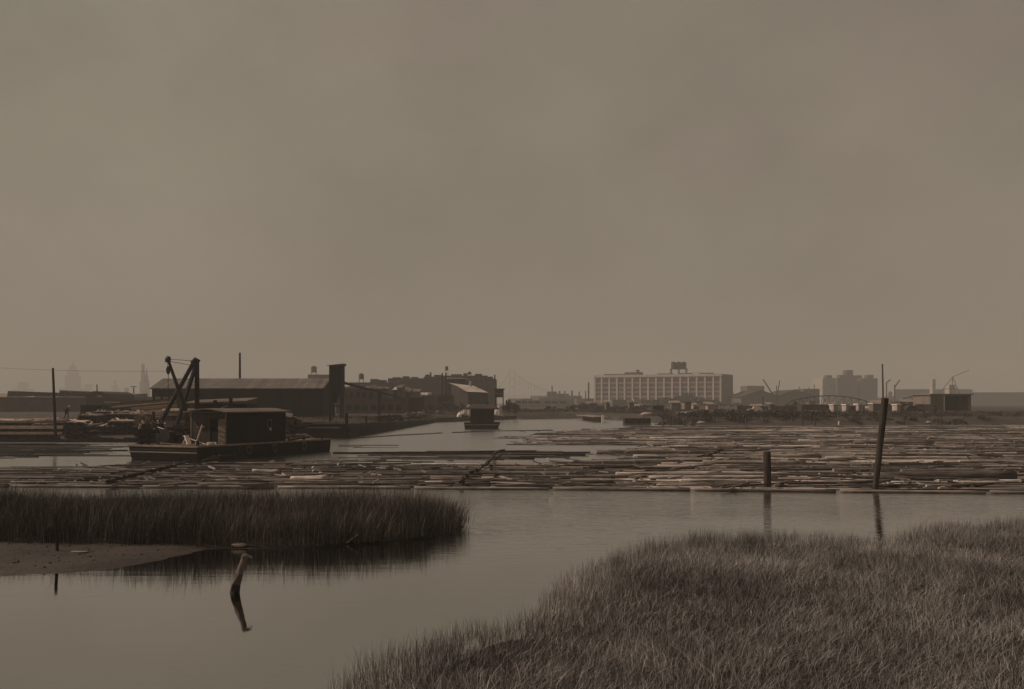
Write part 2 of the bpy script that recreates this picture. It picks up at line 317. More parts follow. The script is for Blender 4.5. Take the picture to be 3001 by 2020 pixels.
# near marsh: keep what stands in or close to the picture
def infront(p, px0, px1, d0): px = CX + p[:, 0]/p[:, 1]*F; return (px > px0) & (px < px1) & (p[:, 1] > d0)
VIS = [q for q in MAR[:-2]] + [(24, 11.5), (12, 7.5), (-3, 7.5)]
p, s, h, le, to, wd = clump(MAR, 41000, 13, .10, .375, .28, .0064, .6, 31, -.2)
k = infront(p, 700, 3150, 7.5); 
edge = 1 + .30*smooth((1.3 - s)/1.3)
o = blades('marsh_grass', p[k], np.full(k.sum(), .10), (h*edge)[k], wd[k], le[k]*(.35 + .65*smooth(s[k]/2.0))[:, None], to[k], M['grass']); tag(o, 'pale tangled marsh grass filling the near bank', kind='stuff')
# scrub on the far banks
BANK = [gp(*q) for q in [(1880, 1236), (2050, 1243), (2300, 1244), (2818, 1243), (3300, 1243)]] + [(160, 226), (70, 224), (45, 240), (33, 290)]
p, s, h, le, to, wd = clump(BANK, 5200, 11, .45, .62, .5, .05, .3, 41, .3)
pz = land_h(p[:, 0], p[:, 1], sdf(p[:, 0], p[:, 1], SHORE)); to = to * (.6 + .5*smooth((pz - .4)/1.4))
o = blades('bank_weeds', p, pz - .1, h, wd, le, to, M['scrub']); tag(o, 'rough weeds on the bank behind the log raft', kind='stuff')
BANK2 = [gp(*q) for q in [(1275, 1235.5), (1510, 1226.5), (1700, 1225), (1860, 1231)]] + [(60, 330), (-40, 330)]
p, s, h, le, to, wd = clump(BANK2, 2600, 10, .7, .8, .5, .08, .3, 51, .5)
o = blades('bank_weeds', p, land_h(p[:, 0], p[:, 1], sdf(p[:, 0], p[:, 1], SHORE)) - .1, h, wd, le, to, M['scrub']); tag(o, 'rough weeds along the bank at the head of the creek', kind='stuff')
BANK3 = [gp(*q) for q in [(-200, 1288), (430, 1288), (700, 1296), (1020, 1281), (1240, 1240)]] + [(-30, 210), (-75, 150), (-90, 118)]
p, s, h, le, to, wd = clump(BANK3, 1500, 9, .4, .45, .5, .04, .3, 61, .3)
o = blades('bank_weeds', p, land_h(p[:, 0], p[:, 1], sdf(p[:, 0], p[:, 1], SHORE)) - .05, h, wd, le, to*.9, M['scrub']); tag(o, 'thin weeds along the bank of the lumber yard', kind='stuff')

# ------------------------------------------------------------------ the log rafts
def inside(x, y, poly):
    c = False; n = len(poly)
    for i in range(n):
        x0, y0 = poly[i]; x1, y1 = poly[i-1]
        if (y0 > y) != (y1 > y) and x < (x1-x0)*(y-y0)/(y1-y0)+x0: c = not c
    return c
RA = [(-700, 1364), (143, 1380), (200, 1374), (330, 1364), (430, 1361), (560, 1365), (760, 1362), (880, 1358), (1120, 1356), (1420, 1357), (1500, 1352), (3700, 1352), (3700, 1442), (2830, 1440), (2300, 1436), (1500, 1430), (-700, 1424)]
RB = [(1830, 1352), (1800, 1340), (1832, 1318), (1880, 1313), (1840, 1308), (1660, 1306), (1440, 1305), (1560, 1296), (1530, 1290), (1450, 1286), (1470, 1279), (1530, 1276), (1540, 1270), (1700, 1258), (1790, 1253), (1850, 1250), (2000, 1249), (2300, 1250), (2818, 1248), (3700, 1248), (3700, 1352)]
RC = [(960, 1333), (975, 1306), (1205, 1304), (1195, 1312), (1090, 1322), (1190, 1326), (1310, 1322), (1560, 1319), (1700, 1320), (1745, 1340), (1500, 1350), (960, 1346)]
RD = [(-700, 1299), (330, 1300), (405, 1306), (415, 1338), (250, 1342), (143, 1344), (-700, 1346)]
HOLE = [[(820, 1347), (1800, 1345), (1820, 1357), (820, 1360)], [(1770, 1320), (1850, 1318), (1820, 1340), (1760, 1345)], [(1075, 1321), (1170, 1318), (1160, 1324), (1070, 1326)]]
logs = []     # x, y, z, length, radius, angle, tone, seed
def px_of(x, y, z=0): return CX + x/y*F, HY + (CH - z)/y*F
y = 48.9
while y < 196:
    sp = .17 + (y-49)*.0042; x = -.66*y
    while x < .66*y:
        Ln = (R.uniform(6, 15) if R.random() < .68 else R.uniform(1.5, 6)) * (1 + (y-49)/500); xc = x + Ln/2; yy = y + R.uniform(-.25, .25)*sp*1.6
        x += Ln + R.uniform(.1, 1.4)
        a, b = px_of(xc, yy); e1 = px_of(xc-Ln*.42, yy); e2 = px_of(xc+Ln*.42, yy)
        reg = None
        for nm, po in (('A', RA), ('B', RB), ('C', RC), ('D', RD)):
            if inside(a, b, po) and inside(*e1, po) and inside(*e2, po): reg = nm; break
        if not reg or any(inside(a, b, hh) for hh in HOLE): continue
        if R.random() < {'A': .10, 'B': .14, 'C': .12, 'D': .3}[reg]: continue
        ang = R.gauss(0, .02) if R.random() < .80 else R.gauss(0, .11)
        r = R.uniform(.025, .07) if R.random() < .93 else R.uniform(.07, .13)
        pt = {'A': (.62 + .25*(a > 760)*0) if a < 1750 - (b-1352)*3 and b > 1362 else 1.5, 'B': 1.4, 'C': .45, 'D': .2}[reg]
        pt *= .7 + .6 * fnoise(np.array([xc]), np.array([yy*2.2]), 7, 77)[0]
        tone = pt * R.choice([.1, .2, .35, .5, .75, 1.0, 1.4, 1.9, 2.8])
        if reg in 'AB' and a > 1750 - (b-1352)*2.5 and R.random() < (.22 if 1750 < a < 2240 and b > 1385 else .09): tone = R.uniform(2.2, 3.8)
        logs.append([xc, yy, R.uniform(-.05, .35)*r, Ln, r, ang, tone, reg])
    y += sp * R.uniform(.85, 1.15)
for i in range(420):      # logs and poles lying loose on top of the raft
    yy = 49.5 + 130 * R.random()**1.7; px = R.uniform(-100, 3100); xc = X(px, yy); a, b = px_of(xc, yy); Ln = R.uniform(2, 9)
    e1 = px_of(xc-Ln/2, yy); e2 = px_of(xc+Ln/2, yy)
    reg = 'A' if all(inside(*q, RA) for q in ((a, b), e1, e2)) else 'B' if all(inside(*q, RB) for q in ((a, b), e1, e2)) else None
    if not reg: continue
    r = R.uniform(.025, .065); ang = R.gauss(0, .16) if R.random() < .8 else R.uniform(-1.2, 1.2)
    logs.append([xc, yy, r*.6 + .16, Ln, r, ang, R.uniform(.5, 1.6) if R.random() < .8 or px < 1450 else R.uniform(2, 3.4), reg])
def log_mesh(mb, c, Ln, r, ang, tone, n=9, seg=4, end=1.7, bend=.01):
    u = Vector((math.cos(ang), math.sin(ang), R.gauss(0, .004))); pts = []; rad = []
    bx = R.gauss(0, bend)*Ln; tp = R.uniform(.68, .95) if R.random() < .5 else 1/R.uniform(.68, .95)
    for i in range(seg+1):
        s = i/seg; q = 4*s*(1-s); pts.append(Vector(c) + u*(s-.5)*Ln + Vector((-u.y, u.x, 0))*bx*q + Vector((0, 0, R.gauss(0, r*.05))))
        rad.append(r*((1-s) + s*tp)*R.uniform(.94, 1.06))
    mb.tube(pts, rad, n, tone, tcap=tone*end*R.uniform(.5, 1.2), rough=.10)
special = [  # px, py (centre on the water), length m, radius, tone, label
 (2020, 1288, 9.0, .17, 3.9, 'long bleached log, the brightest, floating mid-raft in front of the grey factory'),
 (2235, 1313, 12.0, .12, 4.5, 'very straight white pole floating to the left of the tall leaning pile'),
 (2480, 1293, 10.5, .10, 3.0, 'thin pale pole running up to the thick log behind the tall leaning pile'),
 (2620, 1303, 8.0, .25, 1.1, 'thick grey log with a pale sawn end crossing behind the tall leaning pile'),
 (2770, 1406, 7.5, .25, .7, 'thickest dark log with a pale sawn end, near the right end of the raft'),
 (2790, 1392, 6.0, .18, .9, 'dark round log resting against the thickest dark log'),
 (2580, 1388, 5.6, .17, .8, 'short thick dark log just behind the foot of the tall leaning pile'),
 (1960, 1396, 6.0, .12, 3.2, 'pale debarked log at the ragged left start of the bright part of the raft'),
 (2090, 1405, 7.0, .10, 3.0, 'slim pale log second in the bright patch left of the short pile'),
 (2160, 1415, 6.0, .09, 3.4, 'slim whitish pole in front of the bright patch left of the short pile'),
 (2210, 1362, 7.0, .15, 2.0, 'light grey log running up to the short pile from the left'),
 (1900, 1330, 8.5, .2, 1.4, 'rounded grey log at the pointed open-water end of the right raft'),
 (2660, 1347, 12.0, .12, 2.6, 'long light log stretching right of the tall leaning pile'),
 (2130, 1344, 14.0, .15, 1.8, 'very long grey log spanning open water towards the short pile'),
 (905, 1415, 1.9, .18, 3.4, 'stubby bleached log block at the front of the dark raft behind the reeds'),
 (780, 1391, 1.6, .17, 2.6, 'short pale log block in the middle of the dark raft'),
]
glog = thing  # alias
def one_log(x, y, z, Ln, r, ang, tone, name, label, group=None):
    mb = MB(); log_mesh(mb, (0, 0, 0), Ln, r, 0, tone, 12, 6, end=.7 if name == 'boom_log' else 1.7)
    o = mb.build(name, M['log'], origin=(0, 0, 0), smooth=False); o.location = (x, y, z); o.rotation_euler.z = ang
    for pg in o.data.polygons: pg.use_smooth = len(pg.vertices) == 4
    return tag(o, label, 'log', group)
for (px, py, Ln, r, tone, lab) in special:
    g = G(px, py); one_log(g.x, g.y, .06 + r*.5, Ln, r, R.gauss(0, .02), tone, 'log', lab)
# boom of end to end logs in front of the raft
bp = [G(-350, 1425), G(300, 1428.5), G(1400, 1433.5), G(2000, 1438), G(2530, 1443), G(3350, 1450)]
def along(t):
    ln = [(bp[i+1]-bp[i]).length for i in range(len(bp)-1)]; d = t*sum(ln)
    for i, q in enumerate(ln):
        if d <= q or i == len(ln)-1: return bp[i].lerp(bp[i+1], d/q)
        d -= q
NB = 9
blabs = ['outermost left beyond the reeds', 'behind the left end of the reed island', 'behind the middle of the reed island', 'just left of the reed island tip', 'at the open water right of the reed island tip', 'before the ragged bright patch of logs', 'in front of the short pile', 'in front of the tall leaning pile', 'outermost right past the tall leaning pile']
for i in range(NB):
    a = along(i/NB); b = along((i+1)/NB - .002); c = (a+b)/2
    o = one_log(c.x, c.y, .05, (b-a).length*.99, R.uniform(.07, .085), math.atan2(b.y-a.y, b.x-a.x), R.uniform(1.3, 2.0), 'boom_log', 'boom log along the raft front, ' + blabs[i], 'boom logs along the front of the raft')
logs.sort(key=lambda q: q[1] - q[3]*.5 - (6 if q[6] > 1.9 else 0))
cnt = 0; far = MB()
def region(px, yy):
    if px < 1450: return 'in the dark left part of the raft behind the reed island' if yy < 60 else 'in the dark raft in front of the derrick barge'
    if px < 2230: return 'in the ragged raft left of the short pile'
    if px < 2590: return 'in the raft between the short pile and the tall leaning pile'
    return 'in the raft right of the tall leaning pile'
for (x, yy, z, Ln, r, ang, tone, reg) in logs:
    px = px_of(x, yy)[0]; px0 = px_of(x-Ln/2, yy)[0]; px1 = px_of(x+Ln/2, yy)[0]
    if cnt < 274 and px1 > 20 and px0 < 2980:
        cl = 'bleached pale' if tone > 1.9 else 'light grey' if tone > 1.15 else 'grey' if tone > .75 else 'dark wet'
        one_log(x, yy, z, Ln, r, ang, tone, 'log', f'{cl} log floating {region(px, yy)}', f'{cl} logs {region(px, yy)}'); cnt += 1
    else: log_mesh(far, (x, yy, z), Ln, r, ang, tone, 7, 3)
o = far.build('log_raft', M['log'], origin=(0, 0, 0)); tag(o, 'mass of floating logs in the farther part of the raft', 'logs', kind='stuff')
# bark, slabs and short ends lying about on the raft
mb = MB()
for i in range(1300):
    yy = 49.5 + 120*R.random()**1.6; px = R.uniform(-100, 3100); a, b = px_of(X(px, yy), yy)
    if not (inside(a, b, RA) or inside(a, b, RB)): continue
    c = Vector((X(px, yy), yy, R.uniform(.10, .2))); an = R.uniform(0, 3.14); l = R.uniform(.2, 1.3)
    mb.beam(c, c + Vector((math.cos(an)*l, math.sin(an)*l*.6, R.uniform(-.05, .16))), R.uniform(.04, .13), R.uniform(.03, .09), R.choice([.4, .5, .8, 1.2, 2.2, 3.0]))
o = mb.build('bark_debris', M['log'], origin=(0, 0, 0)); tag(o, 'bark slabs and short wood scraps strewn over the raft', kind='stuff')
# dark boom chains with bark lumps running across the raft
def chain(pts, label, lump=1.0):
    mb = MB(); q = [G(*p) + Vector((0, 0, .28)) for p in pts]; fine = []
    for i in range(len(q)-1):
        k = max(2, int((q[i+1]-q[i]).length/.5))
        for j in range(k): fine.append(q[i].lerp(q[i+1], j/k) + Vector((R.gauss(0, .06), R.gauss(0, .25), R.uniform(0, .12))))
    mb.tube(fine, [R.uniform(.05, .13)*lump for _ in fine], 6, .25)
    return tag(mb.build('boom_chain', M['log']), label, 'chain')
chain([(1350, 1432), (1385, 1400), (1420, 1382), (1440, 1362), (1448, 1345), (1460, 1333), (1485, 1330)], 'dark twisted chain crossing the raft behind the tip of the reed island', .8)
chain([(330, 1428), (440, 1398), (520, 1378), (560, 1368), (620, 1360), (650, 1350), (700, 1344)], 'long dark chain running across the raft towards the derrick barge')
chain([(2040, 1352), (2085, 1345), (2105, 1335), (2118, 1328)], 'short dark chain draped over the raft left of the short pile', .8)
for i, (a, b, lb) in enumerate([((985, 1291), (1180, 1276), 'left of the houseboat'), ((1180, 1276), (1295, 1270), 'pointing at the houseboat'), ((1325, 1269), (1455, 1264), 'just below the houseboat'), ((1460, 1264), (1620, 1262), 'right of the houseboat')]):
    p, q = G(*a), G(*b); c = (p+q)/2
    one_log(c.x, c.y, 0, (q-p).length, .10, math.atan2(q.y-p.y, q.x-p.x), .45, 'boom_log', 'thin dark boom log on the open channel ' + lb, 'thin boom logs across the channel')

# ------------------------------------------------------------------ piles, posts, stump
def pile(px0, py0, px1, py1, r0, r1, label, mt='pile', name='wooden_pile', group=None, n=12, z=-1.0, zb=0.0, tone=1.0):
    b = G(px0, py0, zb); d = b.y; t = Vector((X(px1, d), d, Z(py1, d))); dr = (t-b)/(t.z-b.z)
    mb = MB(); k = 7; pts = [b + dr*(z + (t.z-b.z-z)*i/k) for i in range(k+1)]
    pts = [q + Vector((R.gauss(0, r0*.06), 0, 0)) for q in pts]
    mb.tube(pts, [r0 + (r1-r0)*i/k for i in range(k+1)], n, tone, rough=.08)
    o = mb.build(name, M[mt], smooth=False)
    return tag(o, label, 'pile' if 'pile' in name else 'post', group)
pile(2565, 1436, 2594, 1167, .135, .165, 'tall slender wooden pile leaning right in front of the log raft')
pile(2249, 1429, 2248, 1324, .18, .185, 'short thick upright pile at the front of the log raft')
pile(168, 1622, 163, 1503, .045, .045, 'thin dark stake standing in the mud before the reeds', name='stake', z=-.3, n=7)
# bleached stump in the calm water
b = G(688, 1737); d = b.y
pts = [Vector((X(a, d), d + (1700-q)*.0006, Z(q, d))) for a, q in [(686, 1790), (688, 1737), (693, 1712), (700, 1682), (708, 1656), (714, 1637), (716, 1627)]]
mb = MB().tube(pts, [.10, .10, .098, .085, .066, .058, .045], 11, 1.0, rough=.22); mb.t[:22] = [.22]*22; mb.t[22:33] = [.6]*11
mb.tube([P(711, 1636, d), P(716, 1628, d), P(727, 1630, d), P(740, 1635, d)], [.045, .055, .038, .02], 8, 1.1, rough=.3)
mb.tube([P(700, 1680, d-.06), P(690, 1700, d-.09), P(681, 1715, d-.10), P(676, 1731, d-.1)], [.02, .03, .022, .008], 6, 1.15, rough=.3)
o = mb.build('stump', M['stump'], smooth=False); tag(o, 'bleached leaning stump with a broken hooked top rising from calm water', 'stump')
def pebble(name, c, s, mt, label, cat, seed=0):
    mb = MB(); q = []; fs = []; nu, nv = 9, 6
    for j in range(nv+1):
        for i in range(nu):
            th = math.pi*j/nv; ph = 2*math.pi*i/nu; k = R.uniform(.82, 1.12)
            q.append((c[0]+s[0]*math.sin(th)*math.cos(ph)*k, c[1]+s[1]*math.sin(th)*math.sin(ph)*k, c[2]+s[2]*math.cos(th)*k))
    for j in range(nv):
        for i in range(nu): fs.append((j*nu+i, (j+1)*nu+i, (j+1)*nu+(i+1) % nu, j*nu+(i+1) % nu))
    return tag(mb.add(q, fs).build(name, M[mt], smooth=True), label, cat)
g = G(700, 1600, .06); pebble('rock', (g.x, g.y, .08), (.24, .12, .07), 'rock', 'low pale stone at the water edge in front of the reeds', 'rock')
g = G(1030, 1592, .02)
mb = MB(); mb.beam(g + Vector((-.18, 0, -.02)), g + Vector((.16, .02, .24)), .15, .035); mb.beam(g + Vector((.1, 0, .18)), g + Vector((.2, .02, .27)), .07, .05)
tag(mb.build('driftwood_board', M['pale']), 'pale broken board leaning out of the shallows by the reeds', 'driftwood')
g = G(233, 1619, .09); pebble('driftwood_slab', (g.x, g.y, .10), (.28, .10, .03), 'rail', 'flat bright slab lying on the mud by the thin stake', 'driftwood')
# clods and pebbles on the mud
mb = MB()
pp, ss = scatter(MUD, 170, 1.0)
for (x, y_) in pp:
    q = R.uniform(.01, .035); c_ = .06; mb.tube([(x, y_, c_), (x, y_, c_+.03), (x+q*.3, y_, c_+.03+q*.6)], [q*1.6, q*1.3, q*.5], 5, R.choice([.6, .8, 1.3, 2.0]))
tag(mb.build('mud_clods', M['mud'], origin=(0, 0, 0)), 'small clods and shells scattered over the mudflat', kind='stuff')
# mooring posts on the far right bank and the bulkhead
PG = 'dark stub piles along the right bank'
for (px, yb, yt, w) in [(1942, 1247, 1224, 6), (1965, 1248, 1225, 5), (2005, 1248, 1222, 7), (2012, 1250, 1226, 5), (2030, 1248, 1224, 7), (2036, 1249, 1228, 4), (2093, 1246, 1224, 5), (2150, 1243, 1212, 6), (2157, 1245, 1222, 6), (2164, 1246, 1220, 5), (2180, 1246, 1214, 6), (2186, 1247, 1224, 6), (2240, 1246, 1222, 6), (2250, 1246, 1226, 5), (2300, 1246, 1226, 4), (2322, 1246, 1224, 5), (2352, 1247, 1222, 6), (2377, 1246, 1226, 5), (2388, 1247, 1218, 6)]:
    d = G(px, yb).y; pile(px, yb, px + R.uniform(-1.5, 1.5), yt, w*d/F/2, w*d/F/2.2, 'dark weathered stub pile at the water edge of the right bank', group=PG, n=7)
for (px, yb, yt, w, lb) in [(2747, 1246, 1222, 4, 'left one of a pair of thin posts far right before the weedy bank'), (2757, 1247, 1218, 5, 'right one of a pair of thin posts far right before the weedy bank')]:
    d = G(px, yb).y; pile(px, yb, px, yt, w*d/F/2, w*d/F/2.2, lb, name='post', n=7)
d = G(2458, 1246).y; pile(2458, 1246, 2458, 1235, .12, .12, 'short white marker post at the foot of the weedy bank', 'paint', 'post', n=7)
for (px, yt, w, z, d) in [(1073, 1221, 6, 1.2, 136), (1111, 1220, 5, 1.1, 151), (1140, 1213, 6, .9, 162), (1176, 1220, 5, 1.0, 172), (1232, 1218, 4, .7, 198), (1199, 1217, 4, .8, 180)]:
    mb = MB(); x = X(px, d); mb.tube([(x, d, -.5), (x, d, Z(yt, d)-.1), (x, d, Z(yt, d))], [w*d/F/2]*3, 8)
    tag(mb.build('mooring_post', M['dark']), 'dark mooring post on the timber bulkhead left of the channel', 'post', 'mooring posts along the timber bulkhead')
for (px, yt, ly, d, lb) in [(967, 1216, 6, 122, 'dark mooring post in front of the hopper tower'), (1015, 1212, 8, 121, 'thick dark mooring post at the corner of the timber wharf')]:
    mb = MB(); x = X(px, d); mb.tube([(x, d, -.5), (x, d, Z(yt, d)-.1), (x, d, Z(yt, d))], [ly*d/F/1.6]*3, 8)
    tag(mb.build('mooring_post', M['dark']), lb, 'post')

# ------------------------------------------------------------------ derrick barge
C0 = Vector((-22.4, 72.9)); U = Vector((.41, .912)).normalized(); V = Vector((-U.y, U.x)); RZ = math.atan2(U.y, U.x)
BL, BW = 16.6, 6.4
t = thing('work_barge', 'dark wooden flat-decked work barge carrying a board cabin', 'barge', (C0.x, C0.y, 0), rz=RZ)   # local x along the hull, y to the left
mb = MB(); H = .98
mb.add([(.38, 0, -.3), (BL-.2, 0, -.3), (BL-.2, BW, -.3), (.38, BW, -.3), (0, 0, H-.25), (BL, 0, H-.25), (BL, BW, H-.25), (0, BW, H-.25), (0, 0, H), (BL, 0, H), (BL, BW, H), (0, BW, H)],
       [(0, 3, 2, 1), (0, 1, 5, 4), (1, 2, 6, 5), (2, 3, 7, 6), (3, 0, 4, 7), (4, 5, 9, 8), (5, 6, 10, 9), (6, 7, 11, 10), (7, 4, 8, 11), (8, 9, 10, 11)], [1, 1, 1, 1, 1.9, 1, 1, 1, 1.9, 1])  # end planks given a lighter tone to paint in the sun there
for q in range(5): mb.box(2+q*3.2, 2.14+q*3.2, -.07, -.004, .1, H-.05, .8)
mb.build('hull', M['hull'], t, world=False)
MB().box(.12, BL-.12, .12, BW-.12, H+.004, H+.03).build('deck', M['deck'], t, world=False)
MB().box(-.05, BL+.05, -.05, .12, H+.002, H+.13).box(-.05, BL+.05, BW-.12, BW+.05, H+.002, H+.13).box(-.05, .12, .121, BW-.121, H+.002, H+.13, 1.2).box(BL-.12, BL+.05, .121, BW-.121, H+.002, H+.13).build('rubbing_rail', M['rail'], t, world=False)
MB().box(-.12, -.02, .0, BW, H-.42, H-.34, 1).build('end_fender', M['rail'], t, world=False)
for bx, by in [(.6, .5), (.6, BW-.5), (BL-.6, .5), (BL-.6, BW-.5), (BL-2.2, 1.2)]:
    MB().tube([(bx, by, H+.03), (bx, by, H+.42), (bx, by, H+.46)], [.13, .12, .16], 10).build('bollard', M['iron'], t, world=False)
# cabin
ca0, ca1, cb0, cb1 = 4.0, 11.3, .75, 4.15; zc = H+.03; hc = 2.38
c = thing('deck_cabin', 'dark board cabin with a flat tarred roof standing on the work barge', 'cabin', (C0.x + U.x*ca0 + V.x*cb0, C0.y + U.y*ca0 + V.y*cb0, zc), rz=RZ)
CLn, CWd = ca1-ca0, cb1-cb0
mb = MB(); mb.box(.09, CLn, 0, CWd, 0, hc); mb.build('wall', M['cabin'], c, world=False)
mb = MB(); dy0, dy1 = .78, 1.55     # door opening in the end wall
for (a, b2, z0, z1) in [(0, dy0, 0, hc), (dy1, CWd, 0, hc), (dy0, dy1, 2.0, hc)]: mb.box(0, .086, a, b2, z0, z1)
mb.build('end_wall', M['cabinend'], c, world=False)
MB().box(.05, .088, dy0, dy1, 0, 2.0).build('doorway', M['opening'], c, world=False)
dr = MB().box(-.06, -.01, .05, dy0-.06, .05, 1.95, 1.0)
for q in range(5): dr.beam((-.075, .10, .2+q*.36), (-.075, dy0-.12, .42+q*.36), .03, .05, .5)
dr = dr.build('door', M['rail'], c, world=False); dr['label'] = 'pale open plank door with slanting braces'
MB().box(-.09, -.06, dy0-.15, dy0-.11, .95, 1.05).build('door_handle', M['iron'], dr, world=False)
for a, b2 in [(-.012, .088), (CWd-.088, CWd+.012)]: MB().box(-.03, -.002, a, b2, 0, hc, .9).build('corner_post', M['rail'], c, world=False)
rf = MB(); n = 6
vs = []; fs = []
for j in range(n+1):
    s = j/n; yy = -.3 + (CWd+.6)*s; zz = hc + .02 + .26*math.sin(math.pi*s)
    for xx, dz in ((-.45, 0), (CLn+.3, 0)): vs += [(xx, yy, zz), (xx, yy, zz+.09)]
for j in range(n):
    a = j*4; b2 = a+4
    fs += [(a, a+2, b2+2, b2), (a+1, b2+1, b2+3, a+3), (a, b2, b2+1, a+1), (a+2, a+3, b2+3, b2+2)]
fs += [(0, 1, 3, 2), (n*4, n*4+2, n*4+3, n*4+1)]
rf.add(vs, fs).build('roof', M['tar'], c, world=False)
f = MB().box(4.9, 5.45, -.035, -.002, 1.15, 1.85, .8).build('window', M['rail'], c, world=False); MB().box(4.98, 5.37, -.045, -.037, 1.23, 1.77).build('pane', M['opening'], f, world=False)
f = MB().tube([(5.15, -.12, .98), (5.15, -.12, 1.04), (5.15, -.12, 1.16)], [.07, .06, .05], 8).build('lantern', M['paint'], c, world=False)
MB().box(-.09, -.03, 2.0, 2.75, 1.28, 1.36).build('shelf', M['rail'], c, world=False)
f = MB().tube([(2.0, 2.6, hc+.2), (2.0, 2.6, hc+.75)], .07, 8).build('stovepipe', M['iron'], c, world=False)
# gear on the fore deck
for (a_, b_, lb) in [(3.2, 4.6, 'rusty barrel standing beside the cabin end on the barge'), (12.1, 4.4, 'rusty barrel standing behind the cabin on the barge')]:
    q = Vector((C0.x + U.x*a_ + V.x*b_, C0.y + U.y*a_ + V.y*b_, H+.034)); bm_ = thing('barrel', lb, 'barrel', q)
    MB().tube([q, q+Vector((0, 0, .3)), q+Vector((0, 0, .6)), q+Vector((0, 0, .88))], [.26, .30, .30, .26], 12).build('body', M['iron'], bm_)
    for z_ in (.12, .44, .76): MB().tube([q+Vector((0, 0, z_)), q+Vector((0, 0, z_+.05))], .315 if z_ == .44 else .295, 12).build('hoop', M['rail'], bm_)
q = Vector((C0.x + U.x*2.9 + V.x*1.2, C0.y + U.y*2.9 + V.y*1.2, H+.05))
mb = MB()
for k_ in range(4): mb.tube([q + Vector((.34*math.cos(a_), .34*math.sin(a_), k_*.06)) for a_ in [i_*math.pi/6 for i_ in range(12)]], .035, 5, R.uniform(.8, 1.4))
tag(mb.build('rope_coil', M['pale']), 'pale coil of rope on the barge deck before the cabin door', 'rope')
for k_, a_ in enumerate((5.5, 8.6, 12.5)):
    mb = MB(); c_ = Vector((C0.x + U.x*a_ - V.x*.2, C0.y + U.y*a_ - V.y*.2, .62)); pts_ = [c_ + Vector((U.x*.28*math.cos(t_), U.y*.28*math.cos(t_), .28*math.sin(t_))) for t_ in [i_*math.pi/6 for i_ in range(13)]]
    tag(mb.tube(pts_, .07, 6, 1.5).build('rope_fender', M['lumber']), 'round rope fender hung on the long side of the barge hull, ' + ('nearest', 'middle', 'farthest')[k_], 'fender', 'rope fenders on the barge')
def L2W(a, b2, z): return Vector((C0.x + U.x*a + V.x*b2, C0.y + U.y*a + V.y*b2, z))
wz = H+.03
w0 = L2W(1.7, 4.3, wz); wn = thing('winch', 'rusty deck winch with white drums ahead of the cabin', 'winch', w0)
MB().beam(L2W(1.3, 3.6, wz+.35), L2W(1.3, 5.0, wz+.35), .12, .6).beam(L2W(2.1, 3.6, wz+.35), L2W(2.1, 5.0, wz+.35), .12, .6).build('frame', M['iron'], wn)
MB().tube([L2W(1.3, 4.1, wz+.75), L2W(2.1, 4.1, wz+.75)], .30, 12).build('drum', M['iron'], wn)
MB().tube([L2W(1.2, 4.8, wz+.70), L2W(2.2, 4.8, wz+.70)], .22, 12).build('drum', M['iron'], wn)
MB().tube([L2W(1.15, 4.1, wz+.75), L2W(1.25, 4.1, wz+.75)], .5, 16).build('gear_wheel', M['iron'], wn)
mb = MB(); mb.beam(L2W(1.9, 2.4, wz), L2W(2.0, 2.8, wz+.75), .34, .10).beam(L2W(1.9, 3.1, wz+.05), L2W(2.05, 2.8, wz+.75), .10).beam(L2W(1.9, 2.75, wz+.02), L2W(2.25, 2.3, wz+.05), .3, .10)
tag(mb.build('canvas_cover', M['paint']), 'white canvas cover draped over gear on the barge foredeck', 'canvas')
mb = MB(); mb.beam(L2W(.5, 5.0, wz), L2W(.5, 5.0, wz+1.0), .18).beam(L2W(.3, 5.6, wz+.03), L2W(.5, 5.0, wz+.45), .07)
tag(mb.build('bitt', M['dark']), 'dark timber bitt with a prop near the left end of the barge', 'bitt')
def rope(a, b2, r, label, sag=0.0, mt='rail', name='cable'):
    a = Vector(a); b2 = Vector(b2); mb = MB(); k = 10
    pts = [a.lerp(b2, i/k) - Vector((0, 0, sag*4*(i/k)*(1-i/k))) for i in range(k+1)]
    return tag(mb.tube(pts, r, 5).build(name, M[mt]), label, name)
rope(P(463, 1252, 80), L2W(3.2, 2.0, wz+.05), .035, 'pale pole slanting down across the barge foredeck', 0, 'pale', 'pole')
rope(L2W(.2, 3.6, wz+.25), L2W(3.8, .9, wz+.06), .05, 'pale spar lying curved along the foredeck edge', .10, 'pale', 'pole')
mb = MB(); mb.beam(L2W(3.1, 2.9, wz), L2W(3.5, 2.6, wz+1.5), .09)
tag(mb.build('boat_hook_pole', M['pale']), 'short pale prop standing against the cabin front', 'pole')
for (a0, b0, a1, b1, l) in [(12.2, 1.2, 14.6, .9, .12), (12.4, 2.4, 15.2, 3.0, .14), (11.9, 3.6, 14.4, 4.4, .12)]:
    mb = MB().tube([L2W(a0, b0, wz+.1), L2W(a1, b1, wz+.3)], [l, l*.8], 8, .6, 2.2)
    tag(mb.build('timber', M['log']), 'short timber lying on the stern deck behind the cabin', 'timber', 'timbers on the stern deck')

